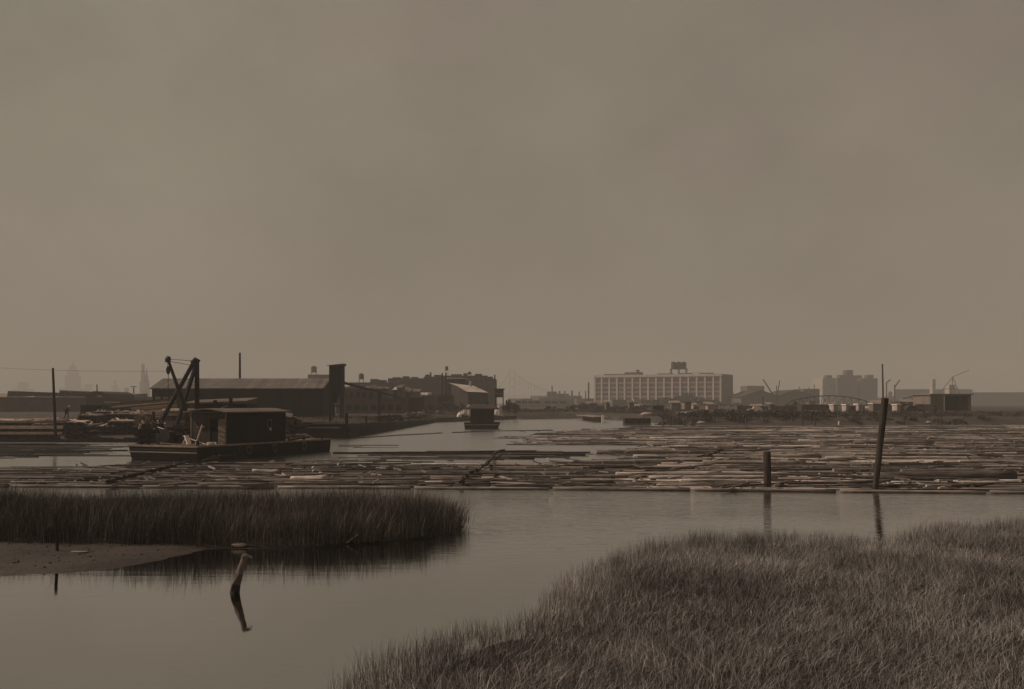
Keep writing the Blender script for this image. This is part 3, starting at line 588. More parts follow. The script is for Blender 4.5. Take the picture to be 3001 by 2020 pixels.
# ------------------------------------------------------------------ derrick on its timber crib behind the barge
d0 = 93.0
cr = MB()
for k in range(9):
    for q in range(7 if k % 2 else 1):
        z0 = -.2 + k*.245
        if k % 2: cr.beam((X(398, d0)+.3+q*.85, d0-.2, z0), (X(398, d0)+.3+q*.85, d0+5.2, z0), .24, .24, R.uniform(.7, 1.5))
    if not k % 2:
        for yy in (0, 1.6, 3.2, 4.8): cr.beam((X(395, d0), d0+yy, -.2+k*.245), (X(585, d0), d0+yy, -.2+k*.245), .24, .24, R.uniform(.7, 1.5))
tag(cr.build('timber_crib', M['dark']), 'dark stacked timber crib under the derrick behind the barge', 'crib')
zt = 2.0
dk = thing('stiffleg_derrick', 'timber stiffleg derrick with a raised boom standing behind the barge', 'derrick', (X(578, 95), 95, zt))
top = P(577, 1062, 95)
MB().beam((X(578, 95), 95, zt-.1), top + Vector((0, 0, .2)), .34, .34).build('mast', M['dark'], dk)
f1 = P(466, 1247, 93.2); f2 = P(517, 1247, 97)
MB().beam(f1, top + Vector((-.25, -.15, 0)), .34, .32).build('leg', M['dark'], dk)
MB().beam(f2, top + Vector((-.1, .15, -.15)), .28, .28).build('leg', M['dark'], dk)
MB().tube([top + Vector((-.45, -.2, -.05)), top + Vector((-.1, -.2, .28)), top + Vector((.3, -.2, .05))], [.16, .2, .16], 8).build('mast_cap', M['iron'], dk)
bt = P(493, 1056, 91); bf = P(560, 1247, 94.6)
mb = MB().tube([bf, bf.lerp(bt, .5), bt], [.15, .17, .12], 8, 2.0); mb.build('boom', M['dark'], dk)
MB().tube([bt + Vector((-.05, 0, -.2)), bt + Vector((-.02, 0, .12)), bt + Vector((.05, 0, .35))], [.24, .27, .16], 8).build('boom_head', M['iron'], dk)
MB().tube([bt + Vector((.1, 0, .1)), top + Vector((-.1, 0, .1))], .022, 4).build('topping_line', M['iron'], dk)
MB().tube([bt + Vector((.1, 0, -.1)), top + Vector((-.1, 0, -.35))], .022, 4).build('topping_line', M['iron'], dk)
hk = P(493, 1084, 91)
MB().tube([bt + Vector((-.1, 0, -.2)), hk + Vector((-.04, 0, .3))], .02, 4).build('fall_line', M['iron'], dk)
MB().tube([hk + Vector((0, 0, .32)), hk + Vector((0, 0, .1)), hk + Vector((0, 0, -.25)), hk + Vector((0, 0, -.42))], [.1, .2, .17, .06], 10).build('hook_block', M['iron'], dk)
MB().tube([hk + Vector((0, 0, -.4)), P(492, 1240, 91)], .03, 4, 1.5).build('hoist_line', M['iron'], dk)
rope(P(-200, 1064, 110), P(493, 1088, 91), .014, 'thin aerial wire running from far left to the derrick boom', .3, 'iron', 'wire')

# ------------------------------------------------------------------ lumber yard
def stack(name, label, cat, c, L_, Wd, h, rz, tone=1.0, bw=.28, bh=.12, mt='lumber', jit=.25, z0=0.0, group=None, spread=.25, slope=0.0):
    """pile of long boards: local x along the boards; c = near end centre"""
    t = MB(); nl = max(1, int(h/bh)); nw = max(1, int(Wd/bw))
    for k in range(nl):
        for j in range(nw):
            if R.random() < .04 and k > nl-3: continue
            a = R.uniform(-jit, jit); b2 = L_ + R.uniform(-jit, jit)*3
            yy = -Wd/2 + j*Wd/nw; t.box(a, b2, yy+.01, yy+Wd/nw*.93, z0+k*bh, z0+k*bh+bh*.85, tone*(R.choice([.4, .6, .9, 1.0, 1.3, 1.8]) if k < nl-1 else R.choice([2.0, 3.0, 4.5, 6.0])))  # top layer toned paler, painting sunlight onto the upper boards
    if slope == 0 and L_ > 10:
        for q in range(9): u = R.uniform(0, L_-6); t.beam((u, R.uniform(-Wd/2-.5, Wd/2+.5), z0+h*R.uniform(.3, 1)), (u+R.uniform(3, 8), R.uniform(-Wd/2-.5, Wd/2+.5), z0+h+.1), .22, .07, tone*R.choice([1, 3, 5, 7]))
    me = t.build(name, M[mt], origin=(0, 0, 0)); me.location = c; me.rotation_euler.z = rz
    return tag(me, label, cat, group)
def dirn(a, b2): return math.atan2(b2[1]-a[1], b2[0]-a[0])
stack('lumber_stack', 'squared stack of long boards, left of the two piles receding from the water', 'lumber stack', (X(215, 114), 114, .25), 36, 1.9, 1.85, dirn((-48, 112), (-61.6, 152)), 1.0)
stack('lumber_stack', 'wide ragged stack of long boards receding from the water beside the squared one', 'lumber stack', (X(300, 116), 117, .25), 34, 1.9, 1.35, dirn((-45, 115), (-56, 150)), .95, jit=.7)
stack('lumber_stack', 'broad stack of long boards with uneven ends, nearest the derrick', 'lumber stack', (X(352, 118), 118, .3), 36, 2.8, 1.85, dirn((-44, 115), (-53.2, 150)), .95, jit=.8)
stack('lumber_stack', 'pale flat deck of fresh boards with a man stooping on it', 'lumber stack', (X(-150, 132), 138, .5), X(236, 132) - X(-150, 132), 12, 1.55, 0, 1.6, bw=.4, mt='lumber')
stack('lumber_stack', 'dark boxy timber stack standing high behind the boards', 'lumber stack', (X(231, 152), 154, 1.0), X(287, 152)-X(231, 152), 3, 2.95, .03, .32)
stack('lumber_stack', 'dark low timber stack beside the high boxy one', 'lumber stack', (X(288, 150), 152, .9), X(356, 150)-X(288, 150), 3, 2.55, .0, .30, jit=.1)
mb = MB(); mb.tube([P(252, 1211, 140), P(258, 1209, 140), P(268, 1208.5, 140), P(280, 1210, 140)], .06, 6)
tag(mb.build('bent_board', M['pale']), 'pale bent board lying before the dark boxy stack', 'board')
for i, (zc_, r, tn, lb) in enumerate([(2.05, .12, 1.6, 'upper'), (1.45, .2, 3.2, 'middle'), (.8, .17, 2.4, 'lower')]):
    mb = MB().beam((X(-250, 114), 114.5-i*.25, zc_), (X(190-i*1.5, 114), 114-i*.25, zc_), r*1.7, r*1.7, tn*2)
    tag(mb.build('squared_timber', M['lumber']), f'{lb} of three heavy squared timbers stacked at the left lumber yard edge', 'timber')
mb = MB()
a, b2 = G(-500, 1294), G(425, 1296)
for i in range(60):
    p = a.lerp(b2, i/60); q = a.lerp(b2, (i+.95)/60); z1 = .42 + R.uniform(-.12, .1); mb.quadbox([(p.x, p.y), (q.x, q.y), (q.x, q.y+.3), (p.x, p.y+.3)], -.5, z1, R.uniform(.6, 1.4))
mb.beam(a + Vector((0, -.12, .2)), b2 + Vector((0, -.12, .2)), .16, .2, 1.5)
tag(mb.build('yard_bulkhead', M['dark']), 'low dark timber bulkhead along the water edge of the lumber yard', 'bulkhead')
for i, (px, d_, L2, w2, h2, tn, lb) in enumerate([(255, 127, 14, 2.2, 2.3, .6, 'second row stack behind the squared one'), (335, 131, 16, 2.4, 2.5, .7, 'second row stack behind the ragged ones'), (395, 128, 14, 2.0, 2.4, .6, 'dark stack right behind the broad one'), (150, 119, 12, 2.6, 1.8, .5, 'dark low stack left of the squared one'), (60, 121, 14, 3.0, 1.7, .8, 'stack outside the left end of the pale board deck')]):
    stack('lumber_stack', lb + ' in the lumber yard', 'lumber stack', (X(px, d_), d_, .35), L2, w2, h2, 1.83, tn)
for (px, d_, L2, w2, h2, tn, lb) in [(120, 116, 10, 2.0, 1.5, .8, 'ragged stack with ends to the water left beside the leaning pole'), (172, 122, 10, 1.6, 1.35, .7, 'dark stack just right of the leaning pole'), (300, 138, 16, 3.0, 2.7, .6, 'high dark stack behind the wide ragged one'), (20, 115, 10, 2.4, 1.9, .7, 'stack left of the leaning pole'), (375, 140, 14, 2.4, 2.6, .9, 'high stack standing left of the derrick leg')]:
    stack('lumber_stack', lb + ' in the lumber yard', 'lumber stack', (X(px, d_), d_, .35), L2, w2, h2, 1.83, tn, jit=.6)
# slope of long timbers under the shed's open end
t = MB()
for k in range(26):
    s = k/25; d = 146 + 22*s; z = 1.6 + 2.9*s; tw = .8*R.uniform(.7, 1.3)
    t.beam((X(300 + 35*s + R.uniform(-8, 8), d), d, z - .55), (X(520 - 8*s, d-1), d-1, z + .35), .80, .22, R.choice([1.0, 2.5, 4.0, 6.0]))
tag(t.build('long_timber_slope', M['lumber']), 'sloping bank of long pale timbers leaning up to the open end of the shed', 'timber pile')
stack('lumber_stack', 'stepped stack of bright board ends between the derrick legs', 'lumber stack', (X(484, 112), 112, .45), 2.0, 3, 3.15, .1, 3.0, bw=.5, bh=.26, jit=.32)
mb = MB(); 
for k in range(9): z0 = .4+k*.27; mb.box(X(395, 109)+R.uniform(-.2, .2), X(416, 109)+R.uniform(-.2, .2), 109, 111, z0, z0+.22, 2.2*R.uniform(.7, 1.2))
tag(mb.build('lumber_stack', M['lumber']), 'small pale block of boards left of the derrick foot', 'lumber stack')
mb = MB(); mb.tube([(X(450, 108), 108, .3), P(450, 1206, 108)], .16, 8); tag(mb.build('post', M['dark']), 'dark post standing beside the small pale block of boards', 'post')
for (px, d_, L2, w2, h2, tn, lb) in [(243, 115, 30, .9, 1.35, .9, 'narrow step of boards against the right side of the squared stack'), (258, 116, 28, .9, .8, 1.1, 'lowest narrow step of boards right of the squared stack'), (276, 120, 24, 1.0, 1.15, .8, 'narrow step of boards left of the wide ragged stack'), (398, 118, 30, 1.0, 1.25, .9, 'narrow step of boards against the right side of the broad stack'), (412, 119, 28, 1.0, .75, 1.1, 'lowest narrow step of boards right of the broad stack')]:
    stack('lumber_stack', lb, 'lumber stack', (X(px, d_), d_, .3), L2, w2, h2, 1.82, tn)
mb = MB()
for k in range(34):
    q = Vector((X(R.uniform(405, 470), 90), 90 + R.uniform(-1, 1.5), R.uniform(1.9, 2.5))); mb.beam(q, q + Vector((R.uniform(-.7, .7), R.uniform(-.3, .3), R.uniform(-.3, .4))), R.uniform(.08, .2), .1, R.choice([.3, .6, 1.2, 3, 4]))
mb.beam((X(402, 90), 90.2, 1.95), (X(474, 90), 90.4, 1.98), .9, .14, .5); mb.beam((X(402, 90), 90.2, 2.15), (X(474, 90), 90.4, 2.2), .5, .3, .4)
tag(mb.build('gear_heap', M['lumber']), 'jumble of gear and short boards on the timber crib by the derrick leg', 'gear heap')
# open low shed behind the barge cabin
ls = thing('lumber_shed', 'low open-fronted shed with a sagging roof behind the barge cabin', 'shed', (X(632, 106), 106, .3))
x0, x1 = X(536, 106), X(722, 106)
MB().quadbox([(x0, 106), (x1, 106), (x1, 111), (x0, 111)], 4.05, [4.16, 4.36, 4.75, 4.5]).build('roof', M['tar'], ls)
MB().box(x0+.2, x1-.2, 110.6, 110.8, .2, 4.04, 1).box(x1-.2, x1-.05, 106.3, 110.59, .2, 4.04, 1).build('wall', M['dark'], ls)
for px in (541, 585, 625, 671, 716): MB().box(X(px, 106.1), X(px, 106.1)+.25, 106.1, 106.3, .2, 4.04).build('post', M['dark'], ls)
for px, tp in ((625, 1173), (671, 1167)): mb = MB().box(X(px, 105.4), X(px, 105.4)+.3, 105.4, 105.7, .2, Z(tp, 105.4)); tag(mb.build('post', M['dark']), 'dark post rising past the edge of the low shed roof', 'post', 'posts before the low shed')
MB_ = MB(); MB_.beam(P(648, 1196, 107), P(668, 1189, 107), .18, .12); tag(MB_.build('plank', M['pale']), 'light plank leaning inside the low open shed', 'plank')
# heap right of the cabin
mb = MB()
for k in range(46):
    s = R.random(); px = 832 + 58*s; zt2 = Z(1216 + 26*s, 104); z0 = R.uniform(.3, max(.6, zt2))
    mb.beam((X(px, 104)-.9, 104+R.uniform(-.8, 1), z0), (X(px, 104)+.9, 104+R.uniform(-.8, 1), z0+R.uniform(-.25, .15)), .3, .16, R.choice([.35, .5, .8, 1.2]))
tag(mb.build('slab_wood_heap', M['lumber']), 'sloping heap of dark slab wood right of the barge cabin', 'wood heap')
mb = MB().beam(P(835, 1214, 103.5), P(856, 1219, 103.5), .35, .35).beam(P(850, 1217, 103.6), P(886, 1231, 103.6), .16, .1, .6)
tag(mb.build('timber_end', M['pale']), 'pale timber end on top of the slab wood heap', 'timber')
# wharf, crib end and bulkhead
wh = thing('timber_wharf', 'dark timber wharf with a pale cap beam below the hopper tower', 'wharf', (X(950, 120), 121, 0))
xa, xb = X(872, 120), X(1032, 120)
mb = MB()
for k in range(7): mb.box(xa + k*.05, xb - k*.06, 119.2 + k*.03, 124, -.3 + k*.29, -.3 + k*.29 + .25, R.uniform(.7, 1.3))
mb.build('crib_wall', M['dark'], wh)
MB().box(xa+.5, X(1012, 120), 119.5, 120.0, 1.75, 1.98).build('cap_beam', M['rail'], wh)
MB().box(xa+.5, X(1000, 120), 119.0, 119.15, 1.2, 1.36).build('fender_beam', M['rail'], wh)
a, b2 = G(1029, 1283), G(1273, 1239); bh = thing('bulkhead', 'dark timber bulkhead running away along the left side of the channel', 'bulkhead', (a.x, a.y, 0))
n = 46; mb = MB()
for i in range(n):
    p = a.lerp(b2, i/n); q = a.lerp(b2, (i+.93)/n); zt2 = 1.62 - .95*(i/n) + R.uniform(-.07, .07)
    mb.add([(p.x, p.y, -.5), (q.x, q.y, -.5), (q.x, q.y, zt2), (p.x, p.y, zt2), (p.x-.3, p.y, -.5), (q.x-.3, q.y, -.5), (q.x-.3, q.y, zt2), (p.x-.3, p.y, zt2)], [(0, 1, 2, 3), (5, 4, 7, 6), (3, 2, 6, 7), (0, 3, 7, 4), (1, 5, 6, 2)], R.uniform(.6, 1.3))
mb.build('sheeting', M['dark'], bh)
MB().beam(a + Vector((.08, -.1, .9)), b2 + Vector((.08, -.1, .35)), .2, .2).build('wale', M['dark'], bh)
a2, b3 = G(1273, 1238.5), G(1512, 1229); mb = MB(); mb.beam(a2 + Vector((0, .3, .3)), b3 + Vector((0, .3, .3)), .5, 1.3)
tag(mb.build('river_wall', M['brick2']), 'long low dark wall behind the houseboat', 'wall')
# crates of debris beside the bulkhead
mb = MB()
for k in range(60):
    px = R.uniform(1100, 1260); d = 168 + (px-1100)/160*36; x = X(px, d) - .8; z0 = R.uniform(1.1, 1.9)
    mb.beam((x, d, z0), (x + R.uniform(.6, 2), d+R.uniform(-.5, .5), z0 + R.uniform(-.1, .3)), .3, .2, R.choice([.4, .6, 1.0, 1.8]))
tag(mb.build('scrap_wood_heap', M['lumber']), 'low scatter of scrap wood on the bank behind the bulkhead posts', 'wood heap')

# ------------------------------------------------------------------ houseboat
d = 164.0; hx = X(1414, d)
hb = thing('houseboat', 'small dark houseboat with a hipped roof floating in mid channel', 'houseboat', (hx, d, 0))
x0, x1 = X(1361, d), X(1466, d)
MB().add([(x0+.25, d-2, -.3), (x1-.5, d-2, -.3), (x1-.5, d+3, -.3), (x0+.25, d+3, -.3), (x0, d-2, 1.0), (x1, d-2, 1.05), (x1, d+3, 1.05), (x0, d+3, 1.0)], [(0, 3, 2, 1), (4, 5, 6, 7), (0, 1, 5, 4), (1, 2, 6, 5), (2, 3, 7, 6), (3, 0, 4, 7)]).build('hull', M['hull'], hb)
MB().box(x0+.1, x1-.3, d-2.08, d-2.01, .62, .74).build('rail', M['rail'], hb)
x2, x3 = X(1380, d), X(1448, d)
MB().box(x2, x3, d-1.3, d+2.4, 1.02, 3.10).build('wall', M['cabin'], hb)
f = MB().box(X(1403, d), X(1418, d), d-1.34, d-1.302, 1.1, 2.8).build('door', M['opening'], hb)
MB().box(X(1416, d), X(1417, d), d-1.37, d-1.342, 1.9, 2.0).build('door_handle', M['iron'], f)
x4, x5 = X(1359, d), X(1463, d); zz = 3.105
MB().add([(x4, d-1.9, zz), (x5, d-1.9, zz), (x5, d+3, zz), (x4, d+3, zz), (x4, d-1.9, zz+.16), (x5, d-1.9, zz+.16), (x5, d+3, zz+.16), (x4, d+3, zz+.16), (X(1387, d), d+.1, 3.95), (X(1440, d), d+.1, 3.95)],
         [(0, 3, 2, 1), (0, 1, 5, 4), (1, 2, 6, 5), (2, 3, 7, 6), (3, 0, 4, 7), (4, 5, 9, 8), (5, 6, 9), (6, 7, 8, 9), (7, 4, 8)], .5).build('roof', M['tar'], hb)
MB().tube([(X(1430, d), d+.1, 3.7), (X(1430, d), d+.1, 4.35)], .09, 8).build('stovepipe', M['iron'], hb)

# ------------------------------------------------------------------ big dark shed and hopper tower
d = 180.0; xl, xr = X(445, d), X(945, d); ze = Z(1139, d); zr = 8.45; dep = 13.0
sh = thing('warehouse_shed', 'long dark board warehouse with a pale gabled roof and an open left end', 'warehouse', ((xl+xr)/2, d, 1.3))
xo = X(512, d)
mb = MB(); mb.box(xo, xr, d, d+dep, 1.2, ze)
mb.add([(xl, d, ze), (xl, d, Z(1163, d)), (xo-.003, d, Z(1160, d)), (xo-.003, d, ze), (xl, d+dep, ze), (xl, d+dep, Z(1163, d)), (xo-.003, d+dep, Z(1160, d)), (xo-.003, d+dep, ze)], [(0, 1, 2, 3), (4, 7, 6, 5), (0, 4, 5, 1), (1, 5, 6, 2), (0, 3, 7, 4)])
for xx in (xl, xr): mb.add([(xx, d, ze), (xx, d+dep, ze), (xx, d+dep/2, zr-.1)], [(0, 1, 2)])
mb.build('wall', M['shed'], sh)
mb = MB(); e = .45
for s in (0, 1):
    y0 = d-e if s == 0 else d+dep+e; z0 = ze - .1; ym = d+dep/2
    mb.add([(xl-.3, y0, z0), (xr+.3, y0, z0), (xr+.3, ym, zr), (xl-.3, ym, zr), (xl-.3, y0, z0+.14), (xr+.3, y0, z0+.14), (xr+.3, ym, zr+.14), (xl-.3, ym, zr+.14)], [(0, 3, 2, 1), (4, 5, 6, 7), (0, 1, 5, 4), (1, 2, 6, 5), (3, 0, 4, 7)])
mb.build('roof', M['shedroof'], sh)
for px in (447, 470, 492): MB().box(X(px, d), X(px, d)+.3, d+.1, d+.4, 1.2, Z(1163, d)).build('post', M['dark'], sh)
f = MB().box(X(816, d), X(826, d), d-.05, d-.004, Z(1171, d), Z(1162, d)).build('window', M['opening'], sh)
MB().tube([P(703, 1125, 196), P(703, 1034, 196)], [.5, .42], 10).build
mb = MB().tube([(X(703, 200), 200, 1.4), P(703, 1090, 200), P(703, 1034, 200)], [.24, .22, .19], 12)
tag(mb.build('smokestack', M['iron']), 'tall thin dark smokestack rising behind the warehouse roof', 'smokestack')
d = 172.0; ht = thing('hopper_tower', 'tall dark boxy hopper tower on legs at the right end of the warehouse', 'hopper tower', (X(983, d), d, 1.4))
a0, a1 = X(964.5, d), X(1000, d); zt1, zb1 = Z(1072, d), Z(1149, d)
MB().quadbox([(a0, d), (a1, d-.3), (a1+.2, d+2.4), (a0+.2, d+2.6)], zb1, zt1).build('bin', M['shed'], ht)
MB().quadbox([(a0-.35, d-.4), (a1+.35, d-.7), (a1+.4, d+2.8), (a0-.1, d+3)], zt1+.003, [zt1+.05, zt1+.32, zt1+.4, zt1+.15]).build('roof', M['tar'], ht)
c0, c1 = X(968, d), X(982, d)
MB().add([(a0+.02, d+.02, zb1), (X(992, d), d-.1, zb1), (X(992, d), d+2.3, zb1), (a0+.02, d+2.3, zb1), (c0, d+.7, Z(1182, d)), (c1, d+.7, Z(1182, d)), (c1, d+1.4, Z(1182, d)), (c0, d+1.4, Z(1182, d))], [(0, 1, 5, 4), (1, 2, 6, 5), (2, 3, 7, 6), (3, 0, 4, 7), (4, 5, 6, 7)]).build('hopper', M['shed'], ht)
for (px, dd) in ((965.5, d), (996.5, d-.1), (966, d+2.2), (996, d+2.2)): MB().box(X(px, d), X(px, d)+.24, dd, dd+.24, 1.3, zb1-.002).build('leg', M['dark'], ht)
MB().beam((a0, d-.05, Z(1190, d)), (a1, d-.05, Z(1190, d)), .15, .2).beam((a0, d-.05, Z(1152, d)), (a1, d-.05, Z(1152, d)), .15, .15).build('brace', M['dark'], ht)
cv = MB(); q0 = P(1003, 1121, d+1.2); q1 = P(1190, 1170, 262)
cv.beam(q0, q1, .5, .35); tag(cv.build('conveyor', M['dark']), 'long thin inclined conveyor descending right from the hopper tower', 'conveyor')
d2 = 215; tw = MB().box(X(1107, d2), X(1114, d2), d2, d2+1, 1.3, Z(1148, d2)).box(X(1105, d2), X(1116, d2), d2-.2, d2+1.2, Z(1148, d2), Z(1145, d2), 2.5); tag(tw.build('conveyor_support', M['dark']), 'dark narrow bent holding up the middle of the conveyor', 'support')

# ------------------------------------------------------------------ persons
def skin_body(name, verts, edges, radii, m, parent, root):
    me = bpy.data.meshes.new(name); me.from_pydata(verts, edges, []); o = bpy.data.objects.new(name, me); COL.objects.link(o); o.parent = parent
    sk = o.modifiers.new('Skin', 'SKIN')
    lay = me.skin_vertices[0] if me.skin_vertices else None
    if lay is None:
        bpy.context.view_layer.objects.active = o; o.select_set(True); bpy.ops.object.modifier_remove(modifier='Skin')
        bpy.ops.object.modifier_add(type='SKIN'); lay = me.skin_vertices[0]
    for i, r in enumerate(radii): lay.data[i].radius = (r, r)
    lay.data[root].use_root = True
    sb = o.modifiers.new('Subdivision', 'SUBSURF'); sb.levels = 1; sb.render_levels = 1
    at = me.attributes.new('tone', 'FLOAT', 'POINT'); at.data.foreach_set('value', [1.0]*len(verts))
    me.materials.append(m); return o
g = Vector((X(194, 136), 136.2, 2.08))
pr = thing('person', 'man in a pale shirt and dark trousers stooping on the boards at far left', 'person', g)
# stooping towards the right: joints in metres, x right, z up
J = dict(hipc=(-.05, 0, .86), chest=(.10, 0, 1.22), neck=(.17, 0, 1.37), head=(.25, 0, 1.47), crown=(.29, 0, 1.56),
         shl=(.10, .19, 1.30), shr=(.10, -.19, 1.30), ell=(.24, .22, 1.05), elr=(-.14, -.30, 1.08), hal=(.34, .14, .82), har=(-.02, -.26, .86),
         hl=(-.03, .1, .82), hr=(-.07, -.1, .82), kl=(.14, .12, .46), kr=(-.16, -.12, .45), al=(.10, .12, .07), ar=(-.26, -.12, .07), tl=(.26, .12, .03), tr=(-.10, -.12, .03))
nm = list(J); ix = {k: i for i, k in enumerate(nm)}
E = [('hipc', 'chest'), ('chest', 'neck'), ('neck', 'head'), ('head', 'crown'), ('chest', 'shl'), ('chest', 'shr'), ('shl', 'ell'), ('shr', 'elr'), ('ell', 'hal'), ('elr', 'har'), ('hipc', 'hl'), ('hipc', 'hr'), ('hl', 'kl'), ('hr', 'kr'), ('kl', 'al'), ('kr', 'ar'), ('al', 'tl'), ('ar', 'tr')]
RD_ = dict(hipc=.13, chest=.15, neck=.06, head=.10, crown=.08, shl=.07, shr=.07, ell=.045, elr=.045, hal=.035, har=.035, hl=.09, hr=.09, kl=.06, kr=.06, al=.045, ar=.045, tl=.04, tr=.04)
skin_body('body', [J[k] for k in nm], [(ix[a], ix[b]) for a, b in E], [RD_[k]*.94 for k in nm], M['skin'], pr, 0)
def sub(keys, edges, grow, name, m):
    i2 = {k: i for i, k in enumerate(keys)}
    return skin_body(name, [J[k] for k in keys], [(i2[a], i2[b]) for a, b in edges], [RD_[k]+grow for k in keys], m, pr, 0)
sub(['chest', 'hipc', 'shl', 'shr', 'ell', 'elr'], [('chest', 'hipc'), ('chest', 'shl'), ('chest', 'shr'), ('shl', 'ell'), ('shr', 'elr')], .015, 'shirt', M['cloth'])
sub(['hipc', 'hl', 'hr', 'kl', 'kr', 'al', 'ar'], [('hipc', 'hl'), ('hipc', 'hr'), ('hl', 'kl'), ('hr', 'kr'), ('kl', 'al'), ('kr', 'ar')], .02, 'trousers', M['trouser'])
MB().tube([(g.x+.27, g.y, g.z+1.55), (g.x+.29, g.y, g.z+1.60), (g.x+.31, g.y, g.z+1.70)], [.15, .11, .08], 10).build('hat', M['cloth'], pr)

# ------------------------------------------------------------------ poles
def pole(px0, py0, px1, py1, d, r, label, mt='dark', cross=None, name='utility_pole', zb=1.0):
    a = Vector((X(px0, d), d, zb)); b = P(px1, py1, d)
    t = thing(name, label, 'pole', a)
    MB().tube([a, a.lerp(b, .5), b], [r, r*.9, r*.75], 8).build('shaft', M[mt], t)
    for (py, w) in (cross or []):
        z = Z(py, d); MB().beam((b.x-w/2, d-.15, z), (b.x+w/2, d-.15, z), .16, .2).build('crossarm', M[mt], t)
    return t
pole(163, 1215, 155, 1079, 112, .17, 'dark leaning pole at the far left of the lumber yard', zb=.4)
pole(392, 1165, 392, 1135, 330, .25, 'small hazy utility pole with one crossarm left of the warehouse', cross=[(1133.5, 2.0)], zb=1.5)
pole(285, 1160, 284, 1127, 330, .25, 'thin flagpole on the low arched building at left', zb=3, name='flagpole')
pole(2589, 1200, 2586, 1067, 262, .26, 'tall thin bare pole rising behind the tall leaning pile', mt='brick2', zb=1.8)
pole(2236, 1205, 2236, 1162, 280, .14, 'slim dark pole right of the white parked car', zb=1.8)

# ------------------------------------------------------------------ buildings
def building(name, label, px0, px1, py, d, dep, mt='brick', zb=1.3, wins=None, wmat='glass', parapet=0, rz=0, group=None, cat='building', wall='wall'):
    x0, x1 = X(px0, d), X(px1, d); zt_ = Z(py, d)
    t = thing(name, label, cat, ((x0+x1)/2, d, zb), group)
    MB().box(x0, x1, d, d+dep, zb-.5, zt_).build(wall, M[mt], t)
    if parapet: MB().box(x0-parapet, x1+parapet, d-parapet, d+dep+parapet, zt_+.003, zt_+.25+parapet).build('parapet', M[mt], t)
    for (wx0, wx1, wy0, wy1, nn_, fill) in (wins or []):
        step = (wx1-wx0)/nn_
        for i in range(nn_):
            a = wx0 + i*step; MB().box(X(a, d), X(a+step*fill, d), d-.06, d-.004, Z(wy1, d), Z(wy0, d), R.uniform(.7, 1.2)).build('window', M[wmat], t)
    return t
def water_tank(px, yt, yb, w, d, label, zleg=None, group=None, dep=0):
    """barrel tank on four legs; yt..yb is the barrel, legs to yleg"""
    x = X(px, d); r = w*d/F/2; zt_, zb_ = Z(yt, d), Z(yb, d); zl = Z(zleg, d) if zleg else zb_ - 1
    t = thing('water_tank', label, 'water tank', (x, d+dep, zl), group)
    MB().tube([(x, d+dep, zb_), (x, d+dep, zt_-r*.5)], r, 14).build('barrel', M['tankwood'], t)
    MB().tube([(x, d+dep, zt_-r*.5+.01), (x, d+dep, zt_)], [r*1.08, r*.12], 14).build('conical_roof', M['brick2'], t)
    for sx in (-1, 1):
        for sy in (-1, 1): MB().beam((x+sx*r*.85, d+dep+sy*r*.85, zl), (x+sx*r*.8, d+dep+sy*r*.8, zb_-.01), r*.14).build('leg', M['steelfar'], t)
    return t
# left: long low works with roof monitors and an arched roof
t = building('factory_works', 'long low dark works with roof monitors at the far left', -500, 322, 1166, 300, 30, 'brick', 1.0)
for i, (a, b2, y0) in enumerate([(20, 60, 1146), (100, 150, 1149), (172, 182, 1144), (186, 204, 1146), (216, 226, 1146), (236, 248, 1148)]):
    z0 = Z(1167, 300); MB().add([(X(a, 302), 302, z0+.3), (X(b2, 302), 302, z0+.3), (X(b2, 302), 312, z0+.3), (X(a, 302), 312, z0+.3), (X(a+3, 302), 302, Z(y0, 302)), (X(b2-3, 302), 302, Z(y0+2, 302)), (X(b2-3, 302), 312, Z(y0+2, 302)), (X(a+3, 302), 312, Z(y0, 302))], [(4, 5, 6, 7), (0, 1, 5, 4), (1, 2, 6, 5), (2, 3, 7, 6), (3, 0, 4, 7)]).build('roof_monitor', M['brick2'], t)
MB().quadbox([(X(-500, 300), 299.5), (X(322, 300), 299.5), (X(322, 300), 331), (X(-500, 300), 331)], Z(1166, 300)+.003, [Z(1164, 300), Z(1164, 300), Z(1153, 331), Z(1153, 331)]).build('roof', M['side'], t)
def arched(name, label, px0, px1, py, pyb, d, dep, mt, rmat, zb=1.3):
    x0, x1 = X(px0, d), X(px1, d); ze_, zt_ = Z(pyb, d), Z(py, d); t = thing(name, label, 'building', ((x0+x1)/2, d, zb))
    n = 12; pts = [((x0+x1)/2 - (x1-x0)/2*math.cos(math.pi*i/n), ze_ + (zt_-ze_)*math.sin(math.pi*i/n)) for i in range(n+1)]
    MB().box(x0+.02, x1-.02, d+.02, d+dep, zb-.5, ze_-.01).add([(a, d+.02, b) for a, b in pts], [tuple(range(n, -1, -1))]).build('wall', M[mt], t)
    mb = MB()
    for i in range(n): (a, b), (c_, e_) = pts[i], pts[i+1]; mb.add([(a, d-.6, b), (c_, d-.6, e_), (c_, d+dep, e_), (a, d+dep, b), (a, d-.6, b+.5), (c_, d-.6, e_+.5), (c_, d+dep, e_+.5), (a, d+dep, b+.5)], [(0, 3, 2, 1), (4, 5, 6, 7), (0, 1, 5, 4), (2, 3, 7, 6)])
    mb.build('arched_roof', M[rmat], t); return t
t = arched('arched_shed', 'dark arched-roof shed at the right end of the low works', 252, 316, 1152, 1166, 285, 20, 'brick2', 'brick2', 1.0)
